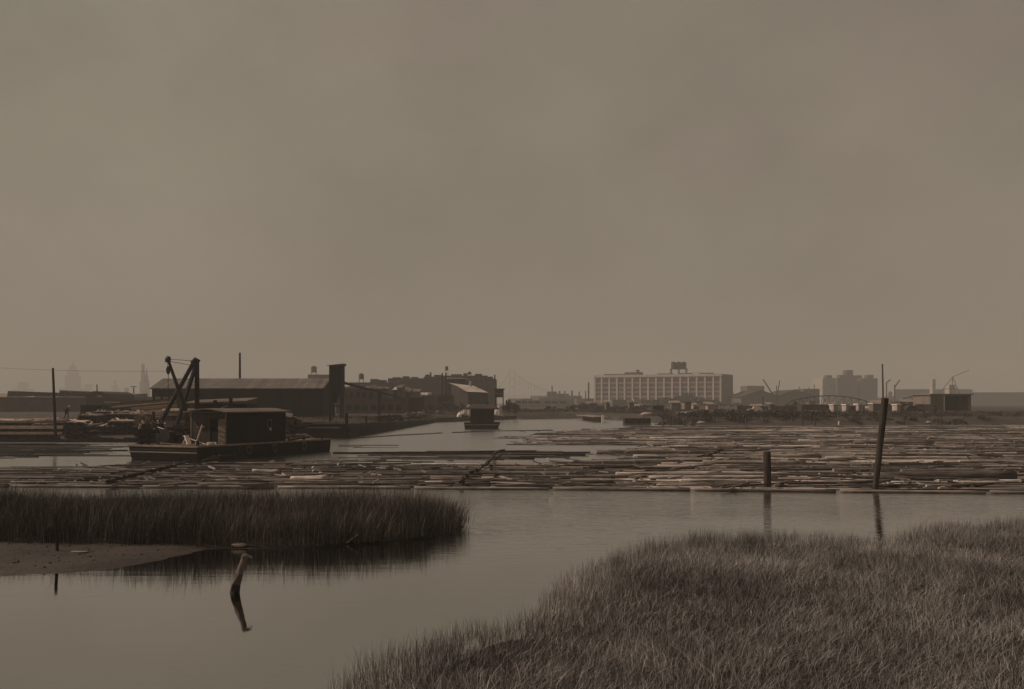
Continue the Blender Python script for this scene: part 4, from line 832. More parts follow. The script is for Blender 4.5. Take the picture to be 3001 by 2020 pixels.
MB().add([(X(281, 284), 284, Z(1164, 284)), (X(301, 284), 284, Z(1164, 284)), (X(291, 284), 284, Z(1157, 284)), (X(281, 284), 284.3, Z(1164, 284)), (X(301, 284), 284.3, Z(1164, 284)), (X(291, 284), 284.3, Z(1157, 284))], [(0, 1, 2), (5, 4, 3), (0, 2, 5, 3), (1, 4, 5, 2), (0, 3, 4, 1)]).build('gable_vent', M['conc'], t)
building('long_low_shed', 'long low pale-roofed shed left of the warehouse', 312, 470, 1163, 340, 14, 'side', 1.0)
building('flat_store', 'low dark store with pale doors left of the warehouse', 300, 365, 1172, 275, 10, 'brick2', 1.0, wins=[(304, 362, 1177, 1181, 1, .95)], wmat='conc')
building('flat_store', 'low dark store with a pale roof edge beside the warehouse', 352, 402, 1176, 262, 10, 'brick', 1.0, wins=[(356, 392, 1180, 1184, 1, .95)], wmat='conc')
for (px, yt, w, lb) in [(238, 1176, 8, 'a')]: pass
# far skyline at left
def tower(label, prof, d, dep, mt='masstwo', name='skyscraper'):
    """prof: list of (half width px, y bottom, y top), centred at px"""
    px = prof[0]; t = thing(name, label, 'skyscraper', (X(px, d), d, 0))
    for i, (hw, yb, yt) in enumerate(prof[1:]):
        k = hw*d/F; MB().box(X(px, d)-k, X(px, d)+k, d+dep/2-k*.8, d+dep/2+k*.8, max(0, Z(yb, d)), Z(yt, d)-.05*i).build('tower_stage', M[mt], t)
    return t
tower('faint stepped skyscraper with a spire at the far left skyline', [202, (30, 1185, 1138), (18, 1137.9, 1100), (13, 1099.9, 1084), (8, 1083.9, 1072), (3.5, 1071.9, 1064), (1, 1063.9, 1054)], 3300, 60)
tower('faint slab tower left of the tapering spire on the skyline', [409, (8, 1185, 1118), (5, 1117.9, 1090), (3.5, 1089.9, 1065)], 2100, 40)
tower('faint tapering needle-topped tower on the left skyline', [418, (9, 1185, 1140), (6.5, 1139.9, 1115), (4, 1114.9, 1098), (2, 1097.9, 1088), (.8, 1087.9, 1078)], 1900, 40)
tower('faint blocky tower low on the left skyline', [361, (8, 1185, 1160), (5, 1159.9, 1136)], 2300, 40)
tower('very faint stepped tower between the spire and the blocky tower', [332, (16, 1185, 1150), (8, 1149.9, 1128), (3, 1127.9, 1112)], 3600, 40)
tower('very faint low tower beside the stepped spire skyscraper', [252, (14, 1185, 1145), (8, 1144.9, 1126)], 3600, 40)
tower('very faint wide tower at the left edge of the skyline', [60, (24, 1185, 1140), (12, 1139.9, 1120)], 3600, 40)
# behind the warehouse, right end
building('domed_block', 'hazy block with a rooftop tank house peeping over the warehouse roof', 902, 938, 1098, 620, 20, 'masstwo', 1.5)
mb = MB().box(X(907, 620), X(932, 620), 622, 630, Z(1098, 620)+.01, Z(1094, 620)); 
t = water_tank(920, 1072, 1092, 17, 622, 'hazy barrel tank on the block behind the warehouse roof', 1098)
building('hazy_block', 'hazy flat block close left of the hopper tower', 942, 975, 1098, 560, 20, 'masstwo', 1.5)
# right of hopper tower
building('long_brick_works', 'two-tier brick works, upper tier, right of the hopper tower', 990, 1118, 1143, 262, 14, 'brick', 1.3, wins=[(1006, 1100, 1150, 1166, 5, .6)], wmat='opening', parapet=.15)
building('long_brick_works', 'low brick works with a row of dark square windows right of the hopper tower', 985, 1192, 1173, 246, 15, 'brick', 1.3, wins=[(1015, 1185, 1187, 1203, 7, .62)], wmat='opening', parapet=.15)
# big brown refinery mass
t = building('refinery_block', 'hazy brown refinery block, leftmost section behind the brick works', 1024, 1142, 1121, 450, 40, 'mass', 1.5, wins=[(1030, 1138, 1127, 1131, 8, .5)])
building('refinery_block', 'hazy brown refinery block, second and longer section', 1137, 1245, 1109, 455, 40, 'mass', 1.5, wins=[(1142, 1240, 1116, 1120, 8, .5)])
building('refinery_block', 'hazy brown refinery block, narrow middle section with a small chimney', 1242, 1300, 1104, 460, 40, 'mass', 1.5)
building('refinery_block', 'hazy brown refinery block, long section behind the white roof', 1298, 1428, 1101, 462, 40, 'mass', 1.5, wins=[(1305, 1425, 1108, 1112, 9, .5)])
building('refinery_block', 'hazy brown refinery block, lower right end section', 1424, 1453, 1110, 440, 30, 'mass', 1.5, wins=[(1428, 1450, 1119, 1124, 2, .6)])
building('refinery_annex', 'hazy low annex left of the refinery blocks', 1003, 1030, 1133, 470, 20, 'masstwo', 1.5)
for (px, yt, yb, w, d, lb) in [(1059, 1094, 1112, 15, 460, 'round hazy water tank on the leftmost refinery section'), (1309, 1073, 1086, 9, 470, 'small dark water tank high above the white roof'), (1376, 1089, 1098, 11, 470, 'squat tank on the long refinery section')]:
    water_tank(px, yt, yb, w, d, lb, 1121 if px < 1100 else 1104)
def chimney(px, yt, yb, w, d, label, mt='mass', zb=None):
    x = X(px, d); r = w*d/F/2; zb = Z(yb, d) if zb is None else zb
    mb = MB().tube([(x, d, zb), (x, d, Z(yt, d)-.3*r), (x, d, Z(yt, d))], [r*1.15, r*.9, r], 10); return tag(mb.build('chimney', M[mt]), label, 'chimney')
for k_, (a, b2, y0, dd, mt_) in enumerate([(1112, 1128, 1114, 470, 'mass'), (1180, 1196, 1103, 475, 'mass'), (1205, 1222, 1105, 475, 'masstwo'), (1246, 1258, 1098, 478, 'mass'), (1272, 1292, 1099, 478, 'mass'), (1322, 1352, 1097, 480, 'mass'), (1358, 1368, 1094, 480, 'masstwo'), (1392, 1412, 1096, 480, 'mass'), (1432, 1444, 1104, 460, 'mass')]):
    building('roof_house', 'small roof structure breaking the hazy roofline of the refinery', a, b2, y0, dd, 8, mt_, Z(y0+14, dd), group='small roof structures along the refinery roofline', cat='roof house')
for k_ in range(20):
    px = R.uniform(1020, 1350) if k_ < 14 else R.uniform(1020, 1200); w_ = R.uniform(10, 40); d_ = R.uniform(275, 430); yt_ = R.uniform(1150, 1185) if px > 1195 else R.uniform(1134, 1150)
    t_ = building('works_shed', 'small low shed crowded before the hazy refinery', px, px+w_, yt_, d_, 6, R.choice(['brick', 'brick2', 'side', 'mass', 'masstwo']), 1.4, group='low sheds crowded before the refinery', cat='shed')
    x0_, x1_ = X(px, d_), X(px+w_, d_); z_ = Z(yt_, d_); MB().quadbox([(x0_-.2, d_-.3), (x1_+.2, d_-.3), (x1_+.2, d_+6.2), (x0_-.2, d_+6.2)], z_+.004, [z_+.1, z_+.12, z_+1.1, z_+1.0]).build('roof', M[R.choice(['rail', 'brick2', 'side', 'conc', 'masstwo'])], t_)
    if w_ > 18: MB().box(X(px+w_*.3, d_), X(px+w_*.6, d_), d_-.05, d_-.004, Z(yt_+8, d_), Z(yt_+3, d_)).build('window', M['opening'], t_)
chimney(1262, 1091, 1104, 5, 470, 'stubby chimney on the narrow refinery section')
chimney(1450, 1098, 1111, 4, 445, 'thin vent on the lower right refinery section')
for px, lb in ((1094, 'square roof house left'),): building('roof_house', 'small roof house on the leftmost refinery section', 1085, 1104, 1111, 466, 10, 'mass', Z(1122, 466))
building('roof_house', 'low roof house on the second refinery section', 1150, 1172, 1106, 470, 10, 'mass', Z(1110, 470))
chimney(1296, 1094, 1168, 5, 300, 'left of two thin dark chimneys before the refinery', 'iron', 1.5)
chimney(1307, 1093, 1168, 5, 300, 'right of two thin dark chimneys before the refinery', 'iron', 1.5)
# white-roofed hall and shed with a bright lean-to roof
t = building('roofed_hall', 'dark hall with a flat white roof edge before the refinery', 1311, 1366, 1111, 330, 14, 'mass', 1.5)
MB().quadbox([(X(1309, 330), 329), (X(1367, 330), 329), (X(1367, 330), 345), (X(1309, 330), 345)], Z(1111, 330)+.003, [Z(1107, 330), Z(1109.5, 330), Z(1109, 330), Z(1106.5, 330)]).build('roof', M['paint'], t)
d = 300; t = thing('lean_to_shed', 'dark shed with a bright sloping roof before the refinery', 'shed', (X(1400, d), d, 1.5))
MB().box(X(1372, d), X(1428, d), d, d+10, 1, Z(1149, d)).add([(X(1318, d), d+8, 1), (X(1371.9, d), d+.5, 1), (X(1371.9, d), d+.5, Z(1149, d)), (X(1318, d), d+8, Z(1124, d)), (X(1318, d), d+14, 1), (X(1318, d), d+14, Z(1124, d))], [(0, 1, 2, 3), (0, 3, 5, 4)]).build('wall', M['brick2'], t)
MB().add([P(1314, 1122, d+12), P(1342, 1133, d+5), P(1366, 1148, d-1), P(1432, 1151, d-1), P(1388, 1131, d+9), P(1362, 1128, d+14)], [(0, 1, 5), (1, 4, 5), (1, 2, 4), (2, 3, 4)], 1.0).build('sloping_roof', M['conc'], t)
MB().tube([P(1379, 1133, d+5), P(1379, 1117, d+5)], .35, 8).build('vent_pipe', M['conc'], t)
d = 262; t = thing('coal_hopper', 'dark coal hopper on legs at the right end of the refinery', 'hopper', (X(1463, d), d, 1.5))
MB().box(X(1450, d), X(1476, d), d, d+2.4, Z(1165, d), Z(1142, d)).build('bin', M['brick2'], t); MB().box(X(1447, d), X(1479, d), d-.2, d+2.6, Z(1142, d)+.004, Z(1139, d)).build('roof', M['dark'], t)
for px in (1451, 1473):
    for dd in (0, 2.1): MB().box(X(px, d), X(px, d)+.25, d+dd, d+dd+.25, 1.2, Z(1165, d)-.003).build('leg', M['dark'], t)
MB().box(X(1449, d), X(1477, d), d-.05, d-.004, Z(1155, d), Z(1153, d)).build('gallery', M['rail'], t)
# small things before the refinery
building('site_hut', 'small hut with a pale roof on the bank behind the bulkhead', 1205, 1238, 1172, 250, 6, 'brick2', 1.4, parapet=.3)
building('site_hut', 'dark low store between the brick works and the chimneys', 1236, 1290, 1160, 300, 8, 'brick', 1.4)
building('site_hut', 'dark store at the foot of the two thin chimneys', 1283, 1326, 1158, 296, 8, 'brick2', 1.4)
def heap(name, px, py, d, rx, h, mt, label, cat, zb=1.4, ry=None):
    c = (X(px, d), d, zb); return pebble(name, c, (rx, ry or rx*.8, h), mt, label, cat)
tag(MB().tube([(X(1371, 240), 240, 1.2), (X(1371, 240)+.3, 240, 2.6), (X(1371, 240)+.4, 240, 3.75)], [2.2, 1.1, .12], 11, 1, rough=.25).build('sand_heap', M['conc']), 'pale conical sand heap left behind the houseboat roof', 'sand heap')
tag(MB().tube([(X(1459, 240), 240, 1.2), (X(1459, 240)+.3, 240, 2.6), (X(1459, 240)+.4, 240, 3.75)], [1.6, 0.8, .12], 11, 1, rough=.25).build('sand_heap', M['conc']), 'pale conical sand heap right behind the houseboat roof', 'sand heap')
heap('white_tarpaulin', 1346, 1210, 228, .55, .7, 'paint', 'bright white covered bundle on the wall left of the houseboat', 'tarpaulin', 1.2)
for i in range(10):
    px = 1195 + i*17 + R.uniform(-5, 5); heap('scrap_heap', px, 1200, 232 + i*2, R.uniform(.7, 1.6), R.uniform(.5, 1.3), R.choice(['lumber', 'brick', 'dark']), 'low rubble heap on the bank left of the houseboat', 'rubble heap')['group'] = 'rubble heaps on the bank left of the houseboat'
mb = MB()
for i in range(16): x = X(1290 + i*5, 238); mb.box(x, x+.12, 238, 238.1, 1.2, 2.6)
mb.beam((X(1290, 238), 238, 2.4), (X(1368, 238), 238, 2.4), .08, .1); tag(mb.build('picket_fence', M['rail']), 'grey picket fence on the bank left of the houseboat', 'fence')
for i in range(34):
    px = R.uniform(1880, 2720) if i < 20 else R.uniform(1200, 1345) if i < 24 else R.uniform(1700, 1900); w_ = R.uniform(8, 34); d_ = R.uniform(285, 520); yt_ = R.uniform(1176, 1192)
    t_ = building('yard_shed', 'small hazy shed among the clutter on the far bank', px, px+w_, yt_, d_, R.uniform(3, 7), R.choice(['brick', 'brick2', 'side', 'masstwo', 'spandrel']), 1.6, group='small hazy sheds on the far bank', cat='shed')
    x0_, x1_ = X(px, d_), X(px+w_, d_); z_ = Z(yt_, d_); MB().quadbox([(x0_-.2, d_-.3), (x1_+.2, d_-.3), (x1_+.2, d_+7.2), (x0_-.2, d_+7.2)], z_+.004, [z_+.1, z_+.12, z_+.9, z_+.8]).build('roof', M[R.choice(['rail', 'brick2', 'masstwo', 'side'])], t_)
# bridge
d = 3900.0; t = thing('cantilever_bridge', 'very faint twin-towered steel bridge on the skyline', 'bridge', (X(1500, d), d, 2))
for px, yt in ((1494, 1085), (1507, 1083)):
    MB().box(X(px-1.6, d), X(px+1.6, d), d, d+10, 2, Z(yt, d)).build('tower', M['steelfar'], t)
    MB().tube([(X(px, d), d+5, Z(yt, d)), (X(px, d), d+5, Z(yt-7, d))], [3.5, .8], 6).build('spire', M['steelfar'], t)
MB().beam(P(1494, 1110, d), P(1507, 1110, d), 6, 6).beam(P(1494, 1135, d), P(1507, 1135, d), 6, 8).build('portal', M['steelfar'], t)
for (x0, y0, x1, y1, nm_) in [(1507, 1093, 1545, 1122, 'top_chord'), (1545, 1122, 1600, 1146, 'top_chord'), (1600, 1146, 1665, 1162, 'top_chord'), (1494, 1093, 1462, 1140, 'top_chord'), (1440, 1160, 1670, 1164, 'deck')]:
    MB().beam(P(x0, y0, d), P(x1, y1, d), 5, 5).build(nm_, M['steelfar'], t)
for px in range(1512, 1600, 9): MB().beam(P(px, 1163, d), P(px, 1093 + (px-1507)*.76 if px < 1545 else 1122+(px-1545)*.436, d), 3, 3).build('hanger', M['steelfar'], t)
# between the bridge and the big factory
building('pale_low_mill', 'long low pale mill with wide dark windows at the head of the creek', 1510, 1680, 1173, 560, 20, 'conc', 1.8, wins=[(1512, 1585, 1175.5, 1183, 4, .8), (1596, 1662, 1175.5, 1183, 3, .8)])
for i, (a, b2, y0, d, lb) in enumerate([(1605, 1632, 1148, 950, 'hazy jagged works, its highest part, behind the pale mill'), (1630, 1668, 1154, 980, 'hazy jagged works, its middle part, behind the pale mill'), (1668, 1705, 1160, 1000, 'hazy jagged works, its low right part, behind the pale mill'), (1528, 1560, 1168, 900, 'hazy low roof above the left of the pale mill'), (1580, 1606, 1165, 900, 'hazy low roof above the right of the pale mill')]):
    building('hazy_works', lb, a, b2, y0, d, 30, 'mass', 1.8)
for px, yt, w, lb in [(1618, 1131, 4, 'pointed stack above the jagged works'), (1640, 1146, 5, 'short stack on the jagged works'), (1655, 1146, 5, 'second short stack on the jagged works'), (1676, 1145, 6, 'stout stack right of the jagged works'), (1697, 1148, 4, 'last short stack right of the jagged works')]:
    chimney(px, yt, 1185, w, 940, lb, 'mass', 2)
chimney(1725, 1121, 1185, 4.4, 620, 'tall thin dark stack just left of the big factory', 'brick2', 2)
chimney(1716, 1146, 1185, 3, 640, 'short thin stack just left of the tall one', 'brick2', 2)
# ------------------------------------------------------------------ the big factory
A = Vector((X(1741, 775), 775, 0)); B = Vector((X(2115, 730), 730, 0)); fu = (B-A).normalized(); FL = (B-A).length; frz = math.atan2(fu.y, fu.x); zb = 2.0; FH = 22.6
t = thing('big_factory', 'long six-storey factory with white piers and window bays', 'factory', (A.x, A.y, zb), rz=frz)
nb = 16; bw_ = FL/nb; pwid = 1.25; DP = 30.0
MB().box(.3, FL-.3, .35, DP, -.5, FH-1.2).build('wall', M['spandrel'], t, world=False)
MB().box(FL-.296, FL, .4, DP+.3, -.5, FH).build('side_wall', M['side'], t, world=False)  # darker than the front, its shade painted into the wall colour
for i in range(nb+1):
    x = min(max(i*bw_ - pwid/2, 0), FL-pwid-.3); MB().box(x, x+pwid, 0, .346, -.5, FH-1.6, R.uniform(.93, 1.05)).build('pier', M['white'], t, world=False)
MB().box(-.1, FL+.1, -.25, .9, FH-1.597, FH+.2).build('cornice', M['white'], t, world=False)
mb = MB().box(0, FL-.3, 1.0, DP, FH-1.19, FH-.6)
for (a, b2, h) in [(8, 36, .8), (50, 62, .7), (66, 92, .8)]: mb.box(a, b2, .5, 2, FH+.21, FH+.21+h)
mb.build('roof', M['brick'], t, world=False)
MB().box(FL*.30-6, FL*.30+6, 3, 10, FH-.5, FH+2.2).build('roof_house', M['brick'], t, world=False)
MB().box(FL*.81-3, FL*.81+3, 0, 1, FH+.21, FH+1.6).build('pediment', M['white'], t, world=False)
for i in range(nb):
    for k in range(6):
        x0 = i*bw_ + pwid/2 + .12; x1 = (i+1)*bw_ - pwid/2 - .12; z0 = .6 + k*3.35
        if i == 0: x0 = pwid+.1
        if i == nb-1: x1 = FL-pwid-.42
        MB().box(x0, x1, .30, .347, z0, z0+2.2, R.uniform(.6, 1.6)).build('window', M['glass'], t, world=False)
def onroof(a, b_, z): q = A + fu*a + Vector((-fu.y, fu.x, 0))*b_; return Vector((q.x, q.y, z))
tf = thing('tank_stand', 'steel stand carrying three water tanks on the factory roof', 'tank stand', onroof(FL*.68, 8, zb+FH-.6))
cx_ = onroof(FL*.635, 8, 0).x
q0, q1 = X(1968, 752), X(2013, 752); yd = 754
MB().box(q0-.5, q1+.5, yd-3, yd+3, Z(1082.5, 752), Z(1080.5, 752)).build('platform', M['brick'], tf)
for xx in (q0, (q0+q1)/2, q1):
    for yy in (yd-2.6, yd+2.4): MB().box(xx-.3, xx+.3, yy, yy+.4, zb+FH-.6, Z(1082.5, 752)-.01).build('leg', M['brick'], tf)
for i, lb in enumerate(['leftmost', 'middle', 'rightmost']):
    x = q0 + 2 + (q1-q0-4)*i/2; r = 2.0 if i != 1 else 1.85; tk = thing('water_tank', f'{lb} of the three barrel water tanks on the factory roof', 'water tank', (x, yd, Z(1080.5, 752)), 'three water tanks on the factory roof')
    MB().tube([(x, yd, Z(1080.4, 752)), (x, yd, Z(1063, 752))], r, 16).build('barrel', M['brick2'], tk)
    MB().tube([(x, yd, Z(1063, 752)+.01), (x, yd, Z(1059.5, 752))], [r*1.08, .25], 16).build('conical_roof', M['brick2'], tk)
pf = onroof(FL*.34, 5, zb+FH); mb = MB().box(pf.x-.9, pf.x+.9, pf.y, pf.y+1.8, zb+FH, Z(1087, pf.y)).box(pf.x-1.5, pf.x+1.2, pf.y-.2, pf.y+2, Z(1087, pf.y)+.01, Z(1084.5, pf.y)); tag(mb.build('roof_ventilator', M['brick']), 'small ventilator on the left half of the factory roof', 'ventilator')
building('factory_annex', 'low brick annex hazy in front of the factory base', 1795, 2015, 1172, 640, 15, 'brick', 2, wins=[(1857, 1880, 1167.5+6, 1170+6, 1, .9)], wmat='white')
building('factory_annex', 'low brick annex before the right half of the factory', 2020, 2106, 1172, 640, 15, 'brick', 2)
building('kiosk', 'tiny pale kiosk in front of the factory', 1858, 1880, 1170, 600, 6, 'conc', 2)
# gabled grey roofs and hazy blocks right of factory
def gable(name, label, px0, px1, pyr, pye, d, dep, mt='brick', rmat='brick', zb=1.8, cat='building'):
    x0, x1 = X(px0, d), X(px1, d); ze_, zr_ = Z(pye, d), Z(pyr, d); xm = (x0+x1)/2; t = thing(name, label, cat, (xm, d, zb))
    MB().box(x0, x1, d, d+dep, zb-.5, ze_).add([(x0, d, ze_), (x1, d, ze_), (xm, d, zr_)], [(0, 1, 2)]).build('wall', M[mt], t)
    mb = MB()
    for s in (0, 1):
        xa_, e_ = (x0, -.6) if s == 0 else (x1, .6)
        mb.add([(xa_+e_, d-.6, ze_-.2), (xm, d-.6, zr_), (xm, d+dep, zr_), (xa_+e_, d+dep, ze_-.2), (xa_+e_, d-.6, ze_+.2), (xm, d-.6, zr_+.4), (xm, d+dep, zr_+.4), (xa_+e_, d+dep, ze_+.2)], [(0, 3, 2, 1), (4, 5, 6, 7), (0, 1, 5, 4), (3, 7, 6, 2)])
    mb.build('roof', M[rmat], t); return t
gable('gabled_depot', 'hazy depot with a low peaked roof just right of the factory', 2172, 2286, 1145, 1164, 700, 50, 'brick', 'brick2')
gable('gabled_depot', 'hazy depot with a low peaked roof, second from the factory', 2276, 2385, 1144, 1162, 720, 50, 'brick', 'brick2')
building('hazy_block', 'hazy flat block behind the first peaked depot', 2190, 2240, 1131, 1000, 30, 'masstwo', 2, wins=[(2194, 2238, 1135, 1138, 4, .6)])
building('hazy_block', 'hazy block with roof gear between depots and the grey apartment mass', 2355, 2402, 1140, 800, 30, 'masstwo', 2)
chimney(2386, 1127, 1141, 3, 805, 'tiny vent on the hazy block left of the grey mass', 'masstwo')
chimney(2342, 1133, 1146, 3, 800, 'tiny stack above the second peaked depot', 'masstwo', 2)
chimney(2370, 1137, 1146, 5, 800, 'stubby stack above the second peaked depot', 'masstwo', 2)
for (a, b2, lb) in [(2117, 2150, 'faint low block right beside the factory corner'), (2150, 2175, 'faint low jagged block right of the factory')]:
    building('hazy_block', lb, a, b2, 1150 + (a > 2120)*10, 1100, 30, 'masstwo', 2)
# grey apartment mass
d = 1150
t = building('apartment_mass', 'big hazy pale left wing of the grey apartment mass', 2411, 2456, 1108, d, 40, 'conc', 2)
t = building('apartment_mass', 'big hazy dark central wing of the grey apartment mass', 2454, 2512, 1107, d-8, 40, 'masstwo', 2)
t = building('apartment_mass', 'hazy recessed wing of the grey apartment mass', 2506, 2527, 1108, d+6, 40, 'side', 2)
t = building('apartment_mass', 'hazy dark right wing of the grey apartment mass', 2524, 2572, 1109, d-8, 40, 'masstwo', 2)
for (a, b2, y0, yb, lb) in [(2424, 2439, 1100, 1108, 'small roof house on the pale left wing'), (2462, 2478, 1099, 1107, 'roof house left of the high one'), (2480, 2500, 1085, 1107, 'highest roof house of the apartment mass'), (2507, 2526, 1100, 1108, 'broad roof house right of the high one'), (2543, 2560, 1099, 1109, 'roof house on the dark right wing')]:
    building('roof_house', lb, a, b2, y0, d+8, 12, 'masstwo', Z(yb, d+8), cat='roof house')
# pale long building far right and cranes
building('long_pale_building', 'long faint pale building with window rows at the far right', 2620, 2850, 1141, 1150, 30, 'conc', 2, wins=[(2625, 2725, 1144, 1147, 14, .6), (2625, 2780, 1153, 1156, 20, .6)])
building('hazy_block', 'faint pale tower left of the far right crane', 2733, 2742, 1112, 1100, 8, 'conc', 2)
building('hazy_block', 'faint pale block within the far right crane', 2782, 2800, 1128, 900, 10, 'conc', 2)
def crane(label, segs, d, w, loc):
    t = thing('derrick_crane', label, 'crane', (X(loc, d), d, 2))
    for k, (x0, y0, x1, y1) in enumerate(segs): MB().beam(P(x0, y0, d), P(x1, y1, d), w, w).build('mast' if k == 0 else 'boom', M['brick2'], t)
    return t
crane('hazy V-shaped pair of crane booms over the peaked depots', [(2276, 1190, 2276, 1130), (2276, 1172, 2238, 1114), (2276, 1172, 2285, 1116), (2260, 1150, 2236, 1112)], 700, .5, 2276)
crane('faint slender crane right of the grey apartment mass', [(2598, 1190, 2598, 1122), (2598, 1122, 2610, 1113)], 800, .8, 2598)
crane('faint crane with a bent boom left of the long pale building', [(2622, 1190, 2622, 1128), (2622, 1135, 2637, 1114)], 800, .8, 2622)
crane('tall faint A-frame crane at the far right', [(2792, 1105, 2744, 1165), (2792, 1105, 2822, 1180), (2792, 1105, 2840, 1085), (2792, 1105, 2788, 1165), (2765, 1140, 2808, 1140)], 900, .45, 2790)
# truss bridge with polygonal top chord
def truss(label, px0, px1, ytop, ybot, d, npan, pts=None):
    t = thing('truss_bridge', label, 'bridge', (X((px0+px1)/2, d), d, 2)); 
    for yy in (d, d+7):
        xs_ = [px0 + (px1-px0)*i/npan for i in range(npan+1)]; top_ = [ybot - (ybot-ytop)*math.sin(math.pi*min(max(i/npan, 0), 1))**.6 if 0 < i < npan else ybot for i in range(npan+1)]
        mb = MB(); [mb.beam(P(xs_[i], top_[i], yy), P(xs_[i+1], top_[i+1], yy), .3, .3) for i in range(npan)]; mb.build('top_chord', M['brick2'], t)
        MB().beam(P(px0, ybot, yy), P(px1, ybot, yy), .3, .4).build('deck_girder', M['brick2'], t)
        mb = MB()
        for i in range(1, npan):
            mb.beam(P(xs_[i], top_[i], yy), P(xs_[i], ybot, yy), .16, .16); j = i+1 if i < npan/2 else i-1
            mb.beam(P(xs_[i], top_[i], yy), P(xs_[j], ybot, yy), .12, .12)
        mb.build('web', M['brick2'], t)
    for px in (px0+3, (px0+px1)/2, px1-3): MB().box(X(px, d)-.6, X(px, d)+.6, d-.3, d+7.5, 1.2, Z(ybot, d)-.25).build('pier', M['conc'], t)
    return t
truss('dark arched truss bridge left of the tall leaning pile', 2300, 2560, 1160, 1188, 380, 12)
truss('dark arched truss bridge between the tall leaning pile and the open shed', 2628, 2790, 1158, 1184, 400, 8)
building('embankment_wall', 'long low wall under the left truss bridge', 2160, 2440, 1190, 290, 3, 'brick', 1.5)
building('brick_store', 'dark brick store under the left truss bridge', 2350, 2442, 1186, 285, 6, 'brick2', 1.5)
# huts, tanks, shed at far right
for (a, b2, y0, d, lb, mt) in [(2443, 2456, 1188, 226, 'narrow white hut, leftmost of the small white huts on the bank', 'conc'), (2480, 2490, 1187, 228, 'narrow white hut in the middle of the bank', 'conc'), (2516, 2528, 1186, 228, 'narrow white hut left of the tall leaning pile', 'conc'), (2629, 2640, 1187, 226, 'narrow white hut right of the tall leaning pile', 'conc'), (2559, 2620, 1184, 232, 'low hut with a white roof edge behind the tall leaning pile', 'side'), (2640, 2662, 1185, 228, 'pale boxy hut beside the parked vehicles', 'side'), (2490, 2512, 1190, 230, 'grey store between two white huts', 'brick')]:
    t = building('hut', lb, a, b2, y0, d, 3, mt, 1.7, cat='hut')
    MB().box(X(a, d)-.15, X(b2, d)+.15, d-.2, d+3.2, Z(y0, d)+.004, Z(y0, d)+.16).build('roof', M['paint' if 'white' in lb else 'rail'], t)
for (a, b2, y0, d) in [(2491, 2497, 1190, 227), (2529, 2534, 1191, 227), (2735, 2744, 1190, 216)]:
    mb = MB().tube([(X((a+b2)/2, d), d, 1.6), (X((a+b2)/2, d), d, Z(y0, d))], (b2-a)*d/F/2, 12); tag(mb.build('drum', M['iron']), 'dark upright drum standing among the huts on the right bank', 'drum', 'dark drums on the right bank')
d = 232; t = thing('open_shed', 'pale wooden shed with a large dark opening at the far right', 'shed', (X(2790, d), d, 2))
xa, xo1, xo2, xb = X(2727, d), X(2768, d), X(2836, d), X(2846, d); zt_ = Z(1158, d); zb_ = 1.8
MB().box(xa, xo1, d, d+10, zb_-.5, zt_).box(xo2, xb, d, d+10, zb_-.5, zt_).box(xo1+.003, xo2-.003, d+6, d+10, zb_-.5, zt_).box(xo1+.003, xo2-.003, d, d+.3, zt_-.25, zt_).build('wall', M['side'], t)
MB().box(xo1+.01, xo2-.01, d+.31, d+5.99, zt_-.3, zt_-.01).build('ceiling', M['opening'], t)
MB().box(xo1+.01, xo2-.01, d+5.9, d+5.99, zb_-.4, zt_-.31).build('back_wall', M['opening'], t)
MB().box(xa-.3, xb+.3, d-.5, d+10.5, zt_+.004, zt_+.28).build('roof', M['rail'], t)
MB().box(xo1-.2, xo1, d-.12, d-.004, zb_, zt_).build('door_post', M['paint'], t)
# vehicles
def car(name, label, px, d, length, h, mt, rz=0.0, zb=1.85, box_back=False):
    t = thing(name, label, 'truck' if box_back else 'car', (X(px, d), d, zb), rz=rz); l = length/2; w = .8
    prof = [(-l, .35), (-l, .75), (-l*.93, .95), (-l*.75, h*.92), (-l*.55, h), (l*.15, h), (l*.35, h*.62), (l*.9, h*.55), (l, .8), (l, .35)] if not box_back else [(-l, .5), (-l, h), (l*.25, h), (l*.35, h*.9), (l*.5, h*.6), (l*.95, h*.52), (l, .8), (l, .4)]
    n = len(prof); MB().add([(a, -w, b) for a, b in prof] + [(a, w, b) for a, b in prof], [tuple(range(n)), tuple(range(2*n-1, n-1, -1))] + [(i, i+n, (i+1) % n + n, (i+1) % n) for i in range(n)]).build('body', M[mt], t, world=False)
    MB().box(-l*.5, l*.12, -w-.02, -w-.004, h*.66, h*.9).build('window', M['opening'], t, world=False)
    for sx in (-.62, .62):
        for sy in (-w, w-.18):
            wl = MB().tube([(sx*l, sy-.02, .33), (sx*l, sy+.2, .33)], .33, 14).build('wheel', M['tyre'], t, world=False); MB().tube([(sx*l, sy-.04, .33), (sx*l, sy-.025, .33)], .15, 10).build('hub', M['rail'], wl, world=False)
    for sy in (-.5, .5): MB().tube([(l+.02, sy, .8), (l+.12, sy, .8)], .12, 8).build('headlight', M['rail'], t, world=False)
    return t
car('parked_truck', 'dark old truck seen end on beside the open shed', 2712, 226, 5.0, 2.0, 'carblack', rz=-1.3, box_back=True)
car('parked_car', 'dark old saloon car parked next to the old truck', 2676, 226, 4.2, 1.65, 'carblack', rz=.1)
car('parked_car', 'white rounded car parked on the bank before the first peaked depot', 2212, 262, 3.6, 1.5, 'paint', rz=3.0, zb=1.7)
building('crossing_hut', 'tiny hut with a white roof right of the white car', 2258, 2268, 1191, 275, 2, 'brick', 1.8, parapet=.25)
t = building('crossing_roof', 'small dark store on the bank behind the stub piles', 1913, 1946, 1189, 268, 4, 'dark', 1.6)
